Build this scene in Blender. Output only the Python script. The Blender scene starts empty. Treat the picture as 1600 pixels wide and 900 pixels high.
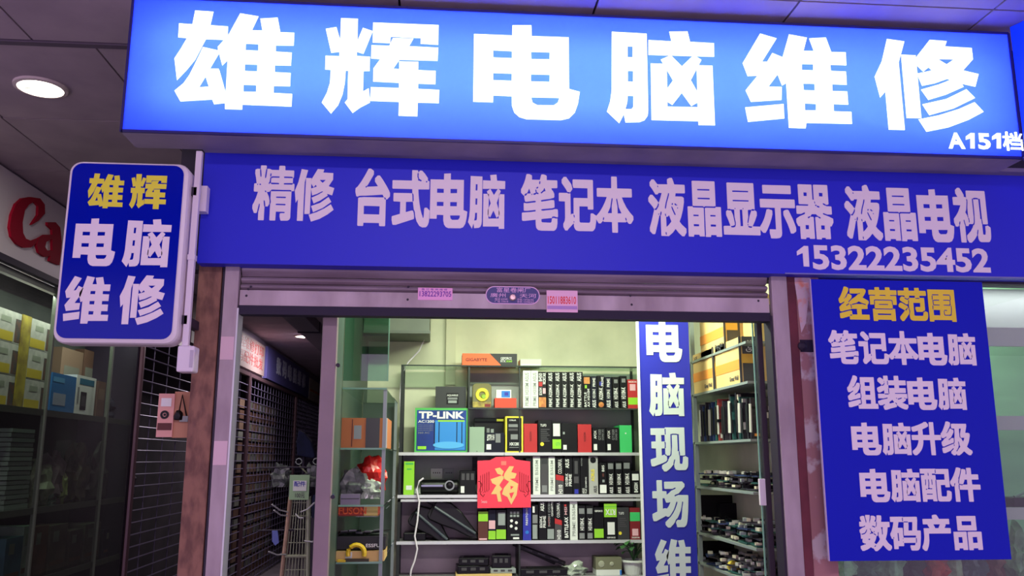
import bpy, bmesh, math, random
from mathutils import Vector, Matrix
random.seed(7)
SC = bpy.context.scene
COL = SC.collection

# ------------------------------------------------------------------ camera
FPX = 1350.4
YAW, PIT, ROL = (math.radians(a) for a in (4.763, 11.162, 0.02))
_f = Vector((math.sin(YAW)*math.cos(PIT), math.cos(YAW)*math.cos(PIT), math.sin(PIT)))
_r0 = Vector((math.cos(YAW), -math.sin(YAW), 0)); _u0 = _r0.cross(_f)
_r = _r0*math.cos(ROL)+_u0*math.sin(ROL); _u = _u0*math.cos(ROL)-_r0*math.sin(ROL)
CAMP = Vector((0, 0, 1.6))
cam = bpy.data.cameras.new('camera'); cam.sensor_width = 36; cam.lens = FPX/1600*36; cam.clip_start = .05
co = bpy.data.objects.new('camera', cam); COL.objects.link(co); SC.camera = co
co.matrix_world = Matrix(((_r.x, _u.x, -_f.x, CAMP.x), (_r.y, _u.y, -_f.y, CAMP.y), (_r.z, _u.z, -_f.z, CAMP.z), (0, 0, 0, 1)))

# ------------------------------------------------------------------ world, lights, exposure
VS = SC.view_settings; VS.view_transform = 'Standard'; VS.look = 'None'; VS.exposure = 0.0; VS.gamma = 1.0; VS.use_curve_mapping = False
W = bpy.data.worlds.new('world'); SC.world = W; W.use_nodes = True
bg = W.node_tree.nodes['Background']; bg.inputs[0].default_value = (.49, .365, .57, 1); bg.inputs[1].default_value = 2.2
def area(name, loc, direction, sx, sy, power, color):
    l = bpy.data.lights.new(name, 'AREA'); l.shape = 'RECTANGLE'; l.size = sx; l.size_y = sy; l.energy = power; l.color = color
    o = bpy.data.objects.new(name, l); COL.objects.link(o); o.location = loc
    o.rotation_euler = Vector(direction).to_track_quat('-Z', 'Y').to_euler(); return o
# tubes of the shop, of the light box sign and of the neighbours; the fixtures are built further down
area('shop_tube_light', (.55, 4.95, 2.86), (0, .3, -1), 1.5, .12, 74, (.88, 1, .75))
area('shop_tube_light', (1.3, 4.62, 2.86), (0, .2, -1), .12, .9, 7, (.86, 1, .74))
for zz in (3.27, 3.51):
    area('sign_tube_light', (.70, 4.025, zz), (0, -1, 0), 4.1, .05, 46, (.85, .93, 1))
area('corridor_lamp_light', (.3, .3, 3.72), (0, .25, -1), 2.4, .3, 100, (1, .78, .95))
area('downlight_light', (-2.39, 5.01, 3.735), (0, 0, -1), .2, .2, 34, (1, .95, .82))
area('far_lamp_light', (-2.45, 15.7, 3.7), (0, 0, -1), .5, .5, 80, (1, .9, .95))
area('alley_fill_light', (-2.3, 9.6, 3.7), (0, 0, -1), .4, .4, 12, (1, .85, .95))  # extra lamp added to brighten the alley, hidden from the camera
area('showcase_fill_light', (-3.322, 7.95, 2.97), (-.6, 0, -1), 3.2, .04, 27, (.92, .95, .85))  # added to brighten the showcase goods, its unlit back to the camera
area('neighbour_tube_light', (2.75, 4.70, 2.95), (0, .1, -1), 1.0, .1, 22, (.86, 1, .88))
area('neighbour_tube_light', (3.1, 4.36, 2.50), (0, .25, -1), 1.8, .03, 3.2, (1, .92, 1))

# ------------------------------------------------------------------ helpers
def ray(x, y): return _f+_r*((x-800)/FPX)-_u*((y-450)/FPX)
def PY(x, y, Y): d = ray(x, y); return CAMP+d*(Y/d.y)
def PX(x, y, X): d = ray(x, y); return CAMP+d*(X/d.x)
def PZ(x, y, Z): d = ray(x, y); return CAMP+d*((Z-1.6)/d.z)
def lin(c): return tuple(((v/255)/12.92 if v/255 <= .04045 else ((v/255+.055)/1.055)**2.4) for v in c)
MATS = {}
def mat(name, col, rough=.6, metal=0, col2=None, scale=8, bump=0, emit=None, es=0, spec=.5, stretch=None, contrast=(.35, .65), alpha=None):
    if name in MATS: return MATS[name]
    m = bpy.data.materials.new(name); m.use_nodes = True; nt = m.node_tree; b = nt.nodes['Principled BSDF']
    b.inputs['Base Color'].default_value = (*lin(col), 1); b.inputs['Roughness'].default_value = rough; b.inputs['Metallic'].default_value = metal
    b.inputs['Specular IOR Level'].default_value = spec
    if col2 or bump:
        tc = nt.nodes.new('ShaderNodeTexCoord'); n = nt.nodes.new('ShaderNodeTexNoise'); n.inputs['Scale'].default_value = scale; n.inputs['Detail'].default_value = 6
        src = tc.outputs['Object']
        if stretch:
            mp = nt.nodes.new('ShaderNodeMapping'); mp.inputs['Scale'].default_value = stretch; nt.links.new(src, mp.inputs[0]); src = mp.outputs[0]
        nt.links.new(src, n.inputs['Vector'])
        if col2:
            r = nt.nodes.new('ShaderNodeValToRGB'); r.color_ramp.elements[0].position = contrast[0]; r.color_ramp.elements[1].position = contrast[1]
            r.color_ramp.elements[0].color = (*lin(col), 1); r.color_ramp.elements[1].color = (*lin(col2), 1)
            nt.links.new(n.outputs['Fac'], r.inputs[0]); nt.links.new(r.outputs[0], b.inputs['Base Color'])
        if bump:
            bp = nt.nodes.new('ShaderNodeBump'); bp.inputs['Strength'].default_value = bump; bp.inputs['Distance'].default_value = .01
            nt.links.new(n.outputs['Fac'], bp.inputs['Height']); nt.links.new(bp.outputs[0], b.inputs['Normal'])
    if emit: b.inputs['Emission Color'].default_value = (*lin(emit), 1); b.inputs['Emission Strength'].default_value = es
    MATS[name] = m; return m
def glass(name, tint=(225, 240, 230), refl=.07, rough=.02):
    if name in MATS: return MATS[name]
    m = bpy.data.materials.new(name); m.use_nodes = True; nt = m.node_tree; nt.nodes.clear()
    o = nt.nodes.new('ShaderNodeOutputMaterial'); t = nt.nodes.new('ShaderNodeBsdfTransparent'); g = nt.nodes.new('ShaderNodeBsdfGlossy')
    t.inputs[0].default_value = (*lin(tint), 1); g.inputs['Roughness'].default_value = rough; g.inputs[0].default_value = (1, 1, 1, 1)
    fr = nt.nodes.new('ShaderNodeFresnel'); fr.inputs[0].default_value = 1.3
    ad = nt.nodes.new('ShaderNodeMath'); ad.operation = 'ADD'; ad.inputs[1].default_value = refl*.5; nt.links.new(fr.outputs[0], ad.inputs[0])
    ge = nt.nodes.new('ShaderNodeNewGeometry'); iv = nt.nodes.new('ShaderNodeMath'); iv.operation = 'SUBTRACT'; iv.inputs[0].default_value = 1.0; nt.links.new(ge.outputs['Backfacing'], iv.inputs[1])
    mu = nt.nodes.new('ShaderNodeMath'); mu.operation = 'MULTIPLY'; nt.links.new(ad.outputs[0], mu.inputs[0]); nt.links.new(iv.outputs[0], mu.inputs[1]); ad = mu
    mx = nt.nodes.new('ShaderNodeMixShader'); nt.links.new(ad.outputs[0], mx.inputs[0]); nt.links.new(t.outputs[0], mx.inputs[1]); nt.links.new(g.outputs[0], mx.inputs[2])
    nt.links.new(mx.outputs[0], o.inputs[0]); MATS[name] = m; return m
def backlit(name, col, transl, emit, es):
    m = bpy.data.materials.new(name); m.use_nodes = True; nt = m.node_tree; nt.nodes.clear()
    o = nt.nodes.new('ShaderNodeOutputMaterial'); t = nt.nodes.new('ShaderNodeBsdfTranslucent'); t.inputs[0].default_value = (*lin(transl), 1)
    d = nt.nodes.new('ShaderNodeBsdfPrincipled'); d.inputs['Base Color'].default_value = (*lin(col), 1); d.inputs['Roughness'].default_value = .35
    d.inputs['Emission Color'].default_value = (*lin(emit), 1); d.inputs['Emission Strength'].default_value = es
    mx = nt.nodes.new('ShaderNodeMixShader'); mx.inputs[0].default_value = .55
    nt.links.new(d.outputs[0], mx.inputs[1]); nt.links.new(t.outputs[0], mx.inputs[2]); nt.links.new(mx.outputs[0], o.inputs[0]); MATS[name] = m; return m

BASE = {}
def link(o, parent=None):
    COL.objects.link(o)
    if parent is not None: o.parent = parent
    return o
def tag(o, label=None, cat=None, group=None, kind=None):
    if label: o['label'] = label
    if cat: o['category'] = cat
    if group: o['group'] = group
    if kind: o['kind'] = kind
    return o
def thing(name, label, cat, base=(0, 0, 0), group=None):
    o = bpy.data.objects.new(name, None); o.empty_display_size = .05; link(o); o.location = base; BASE[o] = Vector(base)
    return tag(o, label, cat, group)
def root_of(o):
    while o.parent is not None: o = o.parent
    return o
class MB:
    def __init__(s): s.v = []; s.f = []; s.smooth = False
    def add(s, vs, fs):
        n = len(s.v); s.v += [tuple(p) for p in vs]; s.f += [tuple(i+n for i in q) for q in fs]; return s
    def box(s, x0, x1, y0, y1, z0, z1):
        if x0 > x1: x0, x1 = x1, x0
        if y0 > y1: y0, y1 = y1, y0
        if z0 > z1: z0, z1 = z1, z0
        return s.add([(x0, y0, z0), (x1, y0, z0), (x1, y1, z0), (x0, y1, z0), (x0, y0, z1), (x1, y0, z1), (x1, y1, z1), (x0, y1, z1)],
                     [(0, 3, 2, 1), (4, 5, 6, 7), (0, 1, 5, 4), (1, 2, 6, 5), (2, 3, 7, 6), (3, 0, 4, 7)])
    def obox(s, c, sx, sy, sz, R):
        c = Vector(c); pts = []
        for z in (-.5, .5):
            for x, y in ((-.5, -.5), (.5, -.5), (.5, .5), (-.5, .5)): pts.append(c+R @ Vector((x*sx, y*sy, z*sz)))
        return s.add(pts, [(0, 3, 2, 1), (4, 5, 6, 7), (0, 1, 5, 4), (1, 2, 6, 5), (2, 3, 7, 6), (3, 0, 4, 7)])
    def tube(s, pts, r, n=8, closed=False):
        pts = [Vector(p) for p in pts]; m = len(pts); rings = []
        for i, p in enumerate(pts):
            a = pts[i-1] if (i > 0 or closed) else p; b = pts[(i+1) % m] if (i < m-1 or closed) else p
            t = (b-a).normalized(); ref = Vector((0, 0, 1)) if abs(t.z) < .9 else Vector((1, 0, 0))
            e1 = t.cross(ref).normalized(); e2 = t.cross(e1); rr = r[i] if isinstance(r, (list, tuple)) else r
            rings.append([p+(e1*math.cos(2*math.pi*k/n)+e2*math.sin(2*math.pi*k/n))*rr for k in range(n)])
        vs = [q for ring in rings for q in ring]; fs = []
        for i in range(m if closed else m-1):
            j = (i+1) % m
            for k in range(n): fs.append((i*n+k, i*n+(k+1) % n, j*n+(k+1) % n, j*n+k))
        if not closed: fs += [tuple(range(n-1, -1, -1)), tuple((m-1)*n+k for k in range(n))]
        return s.add(vs, fs)
    def lathe(s, c, prof, n=24, axis='z'):
        c = Vector(c); vs = []
        for rr, h in prof:
            for k in range(n):
                a = 2*math.pi*k/n; x, y = rr*math.cos(a), rr*math.sin(a)
                vs.append(c+(Vector((x, y, h)) if axis == 'z' else Vector((x, -h, y)) if axis == 'y' else Vector((h, x, y))))
        fs = [(i*n+k, i*n+(k+1) % n, (i+1)*n+(k+1) % n, (i+1)*n+k) for i in range(len(prof)-1) for k in range(n)]
        L = len(prof)-1
        if prof[0][0] > 0 and prof[-1][0] > 0: fs += [(L*n+k, L*n+(k+1) % n, (k+1) % n, k) for k in range(n)]
        return s.add(vs, fs)
    def prism(s, pts, d):   # polygon (list of 3d points) swept by vector d
        d = Vector(d); n = len(pts); p = [Vector(q) for q in pts]
        return s.add(p+[q+d for q in p], [tuple(range(n)), tuple(range(2*n-1, n-1, -1))]+[(i, n+i, n+(i+1) % n, (i+1) % n) for i in range(n)])
    def blob(s, c, sx, sy, sz, rough=.18, seed=0, sub=3, freq=2.2):
        bm = bmesh.new(); bmesh.ops.create_icosphere(bm, subdivisions=sub, radius=1); rnd = random.Random(seed); ph = [rnd.uniform(0, 6) for _ in range(9)]
        vs = []
        for v in bm.verts:
            p = v.co; k = 1+rough*(math.sin(freq*2.1*p.x+ph[0])*math.sin(freq*1.7*p.y+ph[1])+.6*math.sin(freq*4.3*p.z+ph[2]+2*p.x)+.5*math.sin(freq*5.1*p.y+ph[3]+3*p.z)+.3*math.sin(freq*9*p.x+ph[4]+4*p.y))
            z = p.z*k
            if z < -.6: z = -.6
            vs.append((c[0]+p.x*k*sx, c[1]+p.y*k*sy, c[2]+(z+.6)*sz/1.6))
        fs = [tuple(v.index for v in f.verts) for f in bm.faces]; bm.free(); return s.add(vs, fs)
    def mesh(s, name, m, off=Vector((0, 0, 0))):
        me = bpy.data.meshes.new(name); me.from_pydata([Vector(p)-off for p in s.v], [], s.f); me.update()
        bm = bmesh.new(); bm.from_mesh(me); bmesh.ops.recalc_face_normals(bm, faces=bm.faces)
        if s.smooth:
            for f in bm.faces: f.smooth = True
        bm.to_mesh(me); bm.free()
        if m: me.materials.append(m)
        return me
    def build(s, name, m, parent=None, bevel=0, label=None, cat=None, group=None, kind=None):
        if parent is None:
            xs, ys, zs = zip(*s.v); base = Vector(((min(xs)+max(xs))/2, (min(ys)+max(ys))/2, min(zs)))
        else: base = BASE[root_of(parent)]
        o = bpy.data.objects.new(name, s.mesh(name, m, base)); link(o, parent)
        if parent is None: o.location = base; BASE[o] = base
        if bevel:
            b = o.modifiers.new('bevel', 'BEVEL'); b.width = bevel; b.segments = 2; b.limit_method = 'ANGLE'
        return tag(o, label, cat, group, kind)
def B(*a): return MB().box(*a)
def inst(name, me, loc, parent):
    o = bpy.data.objects.new(name, me); link(o, parent); o.location = Vector(loc)-BASE[root_of(parent)]; return o

# hand-traced heavy characters: layers separated; each layer list of loops; crop coords, scale 5.0865
BIG={
'雄':((264,10),[[[(210,35),(355,45),(330,152),(470,162),(468,240),(568,58),(713,82),(660,192),(744,195),(727,100),(865,92),(886,208),(997,212),(992,314),(850,312),(850,362),(977,370),(970,473),(842,470),(842,525),(968,532),(963,637),(834,634),(832,690),(980,698),(974,798),(585,783),(582,822),(447,818),(447,770),(360,780),(345,742),(92,757),(45,672),(118,612),(165,545),(205,465),(272,325),(392,352),(388,325),(440,268),(295,263),(272,305),(210,425),(140,510),(65,588),(45,415),(95,340),(145,254),(75,248),(82,137),(188,145)],
 [(399,375),(425,472),(467,430),(452,688),(402,510),(395,497),(327,497)],[(292,560),(318,640),(240,645)],[(612,298),(712,303),(712,355),(610,350)],[(605,462),(704,465),(702,520),(603,515)],[(593,625),(695,628),(694,682),(592,680)]]]),
'辉':((496,20),[[[(188,45),(322,50),(318,228),(362,122),(440,148),(366,328),(313,312),(312,345),(418,352),(415,465),(367,465),(362,628),(408,602),(418,715),(340,755),(280,798),(218,715),(240,690),(245,462),(225,462),(218,560),(200,650),(165,735),(108,803),(35,715),(75,640),(100,560),(107,455),(62,453),(65,343),(175,348),(175,312),(110,320),(67,130),(152,116),(182,222)]],
 [[(443,80),(963,100),(960,256),(820,248),(822,203),(582,192),(578,243),(440,238)]],
 [[(600,203),(763,207),(728,268),(960,280),(955,384),(652,375),(602,447),(650,450),(650,388),(802,392),(800,458),(940,464),(937,570),(800,565),(800,607),(968,615),(965,720),(797,715),(794,825),(645,820),(648,710),(420,702),(424,593),(648,600),(648,558),(443,548),(445,445),(500,370),(427,365),(430,260),(572,265)]]]),
'电':((720,25),[[[(105,145),(408,157),(410,76),(560,76),(563,162),(857,172),(860,582),(945,605),(930,700),(905,770),(860,815),(795,830),(520,822),(465,805),(425,770),(406,715),(405,640),(258,633),(255,688),(98,683)],
 [(257,275),(406,282),(406,338),(257,332)],[(558,287),(706,291),(705,347),(560,345)],[(257,455),(405,460),(404,517),(256,512)],[(557,465),(706,469),(705,526),(557,522)],[(558,648),(782,653),(770,690),(738,712),(605,710),(570,690)]]]),
'脑':((932,35),[[[(121,77),(397,92),(410,700),(405,745),(380,780),(340,795),(230,797),(217,732),(180,803),(82,710),(108,630),(120,540)],[(246,192),(287,193),(286,280),(245,278)],[(248,387),(290,388),(289,475),(248,472)],[(247,585),(293,586),(292,670),(280,690),(228,692),(243,640)]],
 [[(412,143),(595,153),(577,76),(722,74),(742,157),(932,168),(934,275),(412,260)]],
 [[(510,298),(588,262),(677,352),(770,262),(833,300),(748,462),(820,590),(820,628),(753,667),(677,562),(602,658),(545,620),(545,550),(607,462)]],
 [[(430,328),(557,333),(563,672),(803,675),(795,342),(920,347),(940,820),(810,817),(808,787),(437,778)]]]),
'维':((1144,40),[[[(220,66),(352,104),(235,290),(277,288),(317,220),(410,258),(380,390),(360,390),(287,487),(392,490),(390,592),(148,608),(105,515),(200,400),(122,404),(82,300)]],[[(102,652),(407,625),(412,740),(125,767)]],
 [[(450,72),(592,98),(565,203),(648,205),(610,104),(742,97),(785,212),(900,215),(905,318),(778,313),(782,362),(902,368),(908,472),(792,468),(795,522),(912,526),(920,630),(804,626),(805,683),(945,688),(950,783),(588,775),(582,818),(450,814),(428,460),(395,478),(360,390),(350,330),(400,250)],[(552,307),(642,309),(643,358),(552,355)],[(562,463),(654,464),(655,518),(566,515)],[(574,620),(665,624),(665,676),(577,675)]]]),
'修':((1348,45),[[[(190,83),(328,102),(283,270),(332,806),(205,803),(178,500),(137,548),(93,382),(150,260)]],[[(303,208),(418,213),(463,712),(347,710)]],
 [[(530,90),(665,100),(650,142),(863,155),(873,245),(795,333),(918,362),(892,462),(780,437),(800,463),(660,525),(520,567),(462,485),(600,445),(695,408),(670,400),(570,435),(470,455),(430,358),(548,333),(522,308),(480,342),(420,285),(425,225)],[(592,242),(722,245),(663,285)]],
 [[(472,602),(660,560),(820,482),(890,552),(720,635),(528,688)]],[[(442,722),(600,690),(760,640),(885,585),(958,662),(840,725),(680,785),(505,820)]]]),
}
GLYPHS = {
 '精': [[154,26,276,25,288,36,288,269,278,280,260,354,260,378,266,386,276,387,289,371,306,297,305,276,361,275,385,299,392,315,406,325,401,336,404,382,379,456,324,537,389,539,403,564,421,564,428,576,445,582,904,582,921,576,927,565,926,558,914,552,893,556,435,552,424,558,423,424,437,364,433,336,423,318,424,35,438,25,558,25,569,35,572,187,786,184,789,170,780,161,703,161,670,153,670,96,688,43,703,25,858,28,900,42,921,63,930,86,930,562,985,564,996,576,996,685,985,697,953,697,950,688,935,679,742,679,734,682,729,692,731,700,742,705,939,709,950,703,951,801,972,816,972,928,962,939,749,940,746,1009,731,1021,611,1021,599,1009,597,940,424,940,368,958,304,958,307,932,292,816,283,791,273,785,260,794,260,819,274,935,279,953,288,960,288,1006,276,1018,156,1018,145,1006,144,957,158,928,173,840,172,816,163,807,149,812,140,840,126,928,131,953,65,954,26,944,15,934,14,868,41,791,63,689,15,686,4,675,4,551,15,539,109,537,70,431,27,347,-7,294,-7,234,38,153,96,152,108,163,115,184,144,308,156,324,170,319,169,269,145,177,145,36],[562,304,556,318,569,328,787,328,798,322,800,315,798,307,787,302],[562,434,556,449,569,458,787,458,798,453,800,445,798,438,787,432],[294,530,274,548,276,558,283,564,294,562,313,544,308,530],[82,660,77,667,78,678,86,684,96,682,102,675,100,664,93,658],[135,660,130,675,139,684,163,684,172,675,171,664,163,658],[364,681,355,699,364,713,376,717,387,787,396,809,414,809,421,819,449,825,608,825,618,819,618,805,608,799,463,799,431,792,421,797,413,756,414,703,424,709,604,705,617,696,611,681,428,679,407,697,390,696,375,680],[904,798,738,799,727,805,725,812,727,820,738,825,911,825,939,819,944,805,935,796],[389,819,383,830,387,861,396,879,407,881,416,868,412,826,403,817]],
 '台': [[151,26,283,25,295,36,297,81,699,81,702,40,713,28,847,28,859,40,859,491,840,489,826,498,813,523,819,530,830,532,858,509,859,495,893,494,961,548,961,608,932,652,861,736,757,844,685,908,629,908,561,858,561,801,643,719,396,707,361,704,343,688,329,689,320,699,322,710,343,722,357,719,385,747,528,925,526,983,516,993,445,1025,387,1024,295,900,207,794,121,708,65,673,63,611,86,546,100,532,135,532,160,542,195,546,343,550,770,575,807,526,290,524,177,517,142,506,141,40],[297,228,297,374,702,371,699,228]],
 '式': [[817,22,907,25,937,40,967,73,986,117,1000,191,1004,315,932,365,874,364,860,343,849,195,840,186,826,191,817,223,796,255,765,329,736,431,707,586,698,682,976,685,986,696,986,823,974,834,944,837,942,884,867,957,787,1014,731,1014,685,976,683,1006,671,1018,537,1018,525,1006,526,834,27,833,18,823,18,699,29,684,537,684,543,618,565,604,574,586,582,502,581,481,573,470,558,468,549,477,552,495,545,576,538,593,541,612,63,611,53,597,53,474,63,463,233,459,233,248,31,206,21,195,21,135,43,66,54,56,128,56,592,163,602,174,602,216,591,269,569,309,526,309,383,280,383,459,562,465,589,333,608,308,620,280,635,199,670,124,743,47],[897,808,891,819,900,834,918,836,929,830,930,819,925,812,911,806],[745,826,724,834,686,837,686,865,665,907,666,960,675,971,689,973,698,964,695,911,713,870,777,844,779,833,773,826]],
 '笔': [[539,33,868,35,913,54,935,77,951,103,965,170,965,248,960,253,932,249,858,260,833,249,819,258,807,191,791,179,763,175,562,179,542,188,538,209,541,236,805,257,817,262,826,280,844,286,886,286,960,271,969,273,981,285,979,385,975,403,964,415,890,415,837,404,586,383,538,385,539,407,544,409,823,430,886,444,891,449,891,516,883,564,872,573,805,573,555,542,537,544,531,555,537,565,548,571,780,596,874,615,887,629,887,685,854,733,820,756,810,784,962,787,972,798,972,914,960,926,689,926,689,997,671,1011,611,1025,549,1024,536,1006,505,927,294,926,295,995,281,1009,220,1025,156,1025,141,1006,123,950,84,868,31,787,0,752,0,692,72,642,88,639,88,600,107,539,139,532,357,554,385,553,395,541,389,530,361,524,153,506,82,513,71,502,74,385,86,374,163,374,385,394,388,371,375,365,262,355,33,341,21,329,25,213,40,197,110,197,385,222,388,135,398,89,410,73,452,42],[96,639,90,650,96,661,142,687,160,680,167,687,170,699,181,708,220,771,260,682,174,676,163,672,153,657,121,639],[283,657,278,664,279,675,287,680,297,678,303,671,301,660,294,655],[333,660,327,671,333,682,395,699,383,727,383,749,392,758,410,749,421,707,459,696,468,685,467,675,459,669,410,680,392,666,361,658],[530,688,524,699,530,710,554,717,562,728,595,745,620,784,630,784,655,734,653,729,608,722,551,687],[417,769,410,782,400,772,396,786,410,785,445,807,459,802,461,791,453,780,428,768],[491,850,485,861,489,893,498,904,512,906,521,897,518,868,505,850]],
 '记': [[532,40,893,42,930,58,964,91,975,114,996,206,1000,311,985,327,964,331,918,355,861,355,851,345,842,234,835,209,819,193,805,189,579,189,559,199,552,220,555,476,777,476,779,435,791,423,918,423,929,435,930,935,918,951,396,951,382,941,381,847,400,800,779,798,777,623,414,623,400,613,396,341,350,341,320,322,320,692,310,706,297,697,255,697,234,707,19,707,7,696,7,569,17,558,169,555,169,266,158,216,120,163,120,110,160,56,170,46,230,46,262,77,396,173,401,167,402,128,413,96,440,65,467,49],[396,188,391,195,392,206,400,211,410,209,416,202,414,191,407,186],[407,276,394,308,396,322,407,328,421,319,427,304,425,280,417,274],[307,713,372,773,373,794,344,865,211,992,146,993,88,942,88,883,199,775,237,726,297,722]],
 '本': [[433,26,565,25,576,35,579,211,798,212,810,223,812,235,876,187,935,187,1000,258,999,320,904,391,817,477,747,572,700,653,964,656,975,667,975,798,960,810,579,810,577,1009,565,1021,435,1021,424,1011,421,810,43,810,28,798,28,667,40,656,295,653,242,562,172,467,93,384,1,313,0,255,65,183,121,183,184,233,199,212,421,211,423,36],[181,241,175,251,184,280,195,294,209,294,215,273,206,251,191,239],[798,241,781,273,783,290,794,296,805,290,822,251,812,239],[311,366,383,470,422,622,431,636,445,636,451,629,451,604,423,495,423,368],[579,365,577,488,549,600,549,622,562,631,572,626,578,615,614,470,684,368]],
 '液': [[334,26,526,25,634,86,713,151,782,89,883,28,942,28,999,91,999,155,876,229,824,276,870,350,922,470,961,608,961,678,946,693,907,707,729,706,739,734,742,761,987,763,997,777,996,900,987,911,717,913,679,995,657,1025,600,1025,539,1006,525,992,525,932,535,914,530,912,262,909,170,989,110,989,54,941,54,881,112,830,202,733,258,733,294,761,370,759,313,639,279,586,289,565,276,530,220,470,209,465,170,466,165,474,166,484,174,490,198,491,223,516,248,545,262,576,274,583,273,595,222,646,117,725,61,725,7,671,8,609,121,517,158,477,77,273,25,163,25,103,100,53,156,53,167,63,245,251,288,371,314,375,309,392,320,424,332,442,343,444,352,435,352,417,340,385,324,371,324,40],[449,47,440,65,439,82,445,93,452,95,467,86,472,58,467,47],[470,179,468,354,516,356,548,384,606,276,541,222],[449,364,440,382,439,396,442,403,452,409,463,403,472,375,467,364],[266,385,260,392,262,403,269,408,280,407,285,400,283,389,276,383],[703,385,685,403,625,498,616,523,622,534,632,535,643,527,724,403,726,392,721,385],[449,491,443,512,468,593,526,714,538,745,538,759,572,761,564,720,502,593,474,502,463,489],[777,498,771,505,773,516,780,521,791,520,796,512,795,502,787,496],[742,547,717,558,706,568,704,579,709,586,720,588,745,578,763,563,785,562,777,546,763,560,756,547],[632,558,626,569,632,583,650,592,661,590,666,583,664,572,643,556],[266,858,257,868,257,879,262,886,273,888,283,879,285,865,276,856]],
 '晶': [[63,26,188,25,200,36,202,60,343,60,346,43,357,32,484,32,489,36,485,50,488,519,459,524,213,524,195,530,188,542,65,542,54,532,53,40],[518,26,643,25,654,36,657,60,798,60,800,43,812,32,942,32,953,42,954,526,944,541,816,542,809,530,791,524,544,524,518,516,518,68,508,36],[202,203,202,240,345,237,343,203],[657,203,657,240,800,237,798,203],[202,376,202,402,345,400,343,376],[657,376,657,402,800,400,798,376],[493,537,505,536,512,544,530,550,777,550,798,557,812,552,813,971,803,985,206,986,191,976,191,552,202,557,223,550,470,550,488,544],[336,671,331,685,343,695,653,695,661,692,666,682,664,674,653,669],[336,822,331,837,343,846,653,846,664,841,666,833,664,826,653,820]],
 '显': [[13,72,981,70,995,80,996,209,987,220,789,223,858,313,922,414,922,470,911,482,868,503,854,493,798,489,787,491,780,500,723,403,678,280,664,274,655,283,658,311,683,382,683,505,780,508,791,518,816,522,854,518,861,513,870,519,870,957,860,971,149,972,135,962,134,519,142,511,181,518,220,508,314,505,314,378,338,283,338,248,322,216,308,207,262,196,209,199,204,216,213,225,248,222,307,237,309,273,274,410,223,489,209,485,153,489,135,496,103,482,88,467,88,407,144,315,190,223,13,220,3,206,4,82],[713,198,674,209,669,223,678,232,731,222,766,225,775,216,773,205,759,197],[463,221,461,505,530,508,532,223],[660,237,655,244,657,258,664,264,675,262,680,255,678,241,671,235],[329,512,324,519,325,530,333,535,343,534,349,526,347,516,340,510],[548,512,542,519,544,530,551,535,562,534,567,526,566,516,558,510],[283,648,283,673,719,671,717,648],[283,810,283,836,719,833,717,810]],
 '示': [[281,26,421,25,502,32,542,47,570,75,581,114,583,553,967,554,979,565,978,694,964,704,31,703,21,692,21,569,33,554,423,551,423,184,414,179,258,182,248,172,247,110,267,61,271,36],[73,117,133,117,184,169,269,285,320,375,348,438,348,498,334,512,248,528,195,521,144,410,116,364,59,290,-2,229,-2,169],[828,117,893,116,958,146,972,160,972,220,905,354,794,517,770,524,731,524,675,510,649,491,649,431,750,276,792,195,818,128],[119,798,879,797,891,809,891,935,876,947,121,947,109,932,109,809]],
 '器': [[98,26,223,25,235,36,237,53,325,53,340,32,463,32,474,42,475,400,463,411,382,412,371,396,354,394,336,383,318,385,312,396,322,410,340,413,357,423,371,423,382,415,428,458,551,458,572,437,597,432,604,421,618,423,660,408,669,400,667,388,657,383,611,394,597,410,530,411,518,400,518,40,528,26,650,25,662,36,664,53,763,53,777,32,900,32,911,42,912,251,955,255,1009,320,1011,378,999,390,897,422,745,458,736,470,738,478,749,483,851,458,974,458,986,470,986,590,976,600,840,602,833,614,819,609,766,627,750,639,752,650,763,656,826,638,837,627,886,628,912,639,912,960,902,974,525,974,515,964,512,704,475,713,475,964,465,974,103,975,89,965,89,637,110,628,352,625,347,608,336,602,26,602,14,590,14,470,26,458,135,458,230,487,241,484,246,477,244,466,227,454,93,418,5,379,-7,368,-7,311,33,257,43,247,88,244,88,36],[237,196,237,268,328,266,325,196],[664,196,664,268,765,266,763,196],[622,575,590,583,581,593,582,604,597,610,653,597,659,586,653,575],[537,602,535,618,541,625,578,625,576,602],[526,642,517,671,519,679,530,684,541,678,546,653,541,642],[237,771,237,836,328,833,325,771],[664,771,664,836,765,833,763,771]],
 '视': [[161,26,287,25,298,36,295,142,298,325,271,410,271,431,276,438,287,440,294,435,329,324,389,324,421,362,523,363,542,382,552,410,563,491,565,828,600,828,611,839,636,843,706,843,731,839,745,828,793,826,793,456,800,431,804,364,932,363,942,373,944,957,934,971,424,972,413,960,410,835,385,852,344,854,344,890,333,909,294,962,241,1018,181,1018,130,988,117,976,116,918,169,851,35,847,25,837,25,713,36,702,228,699,151,586,91,523,5,451,4,385,27,343,32,325,45,311,107,310,140,340,137,364,156,403,170,408,179,400,179,382,167,354,151,340,151,40],[373,26,435,25,500,65,546,100,613,167,609,188,632,255,646,268,659,258,659,237,631,163,635,103,653,66,682,46,720,39,921,42,948,54,979,89,993,135,1000,188,1004,301,988,316,971,320,935,341,864,329,860,230,847,179,826,172,782,177,778,195,778,361,771,382,771,424,766,456,740,459,746,502,745,821,731,810,696,817,650,817,615,810,599,819,599,600,592,481,581,396,569,364,548,343,530,341,507,301,436,227,328,156,324,96,328,79],[417,389,411,400,415,417,411,442,401,463,407,474,414,476,432,467,441,438,439,396,428,387],[396,480,387,495,391,512,378,519,373,533,342,572,376,629,408,770,405,812,417,822,431,812,437,801,437,759,413,650,412,509,419,488,410,479]],
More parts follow.
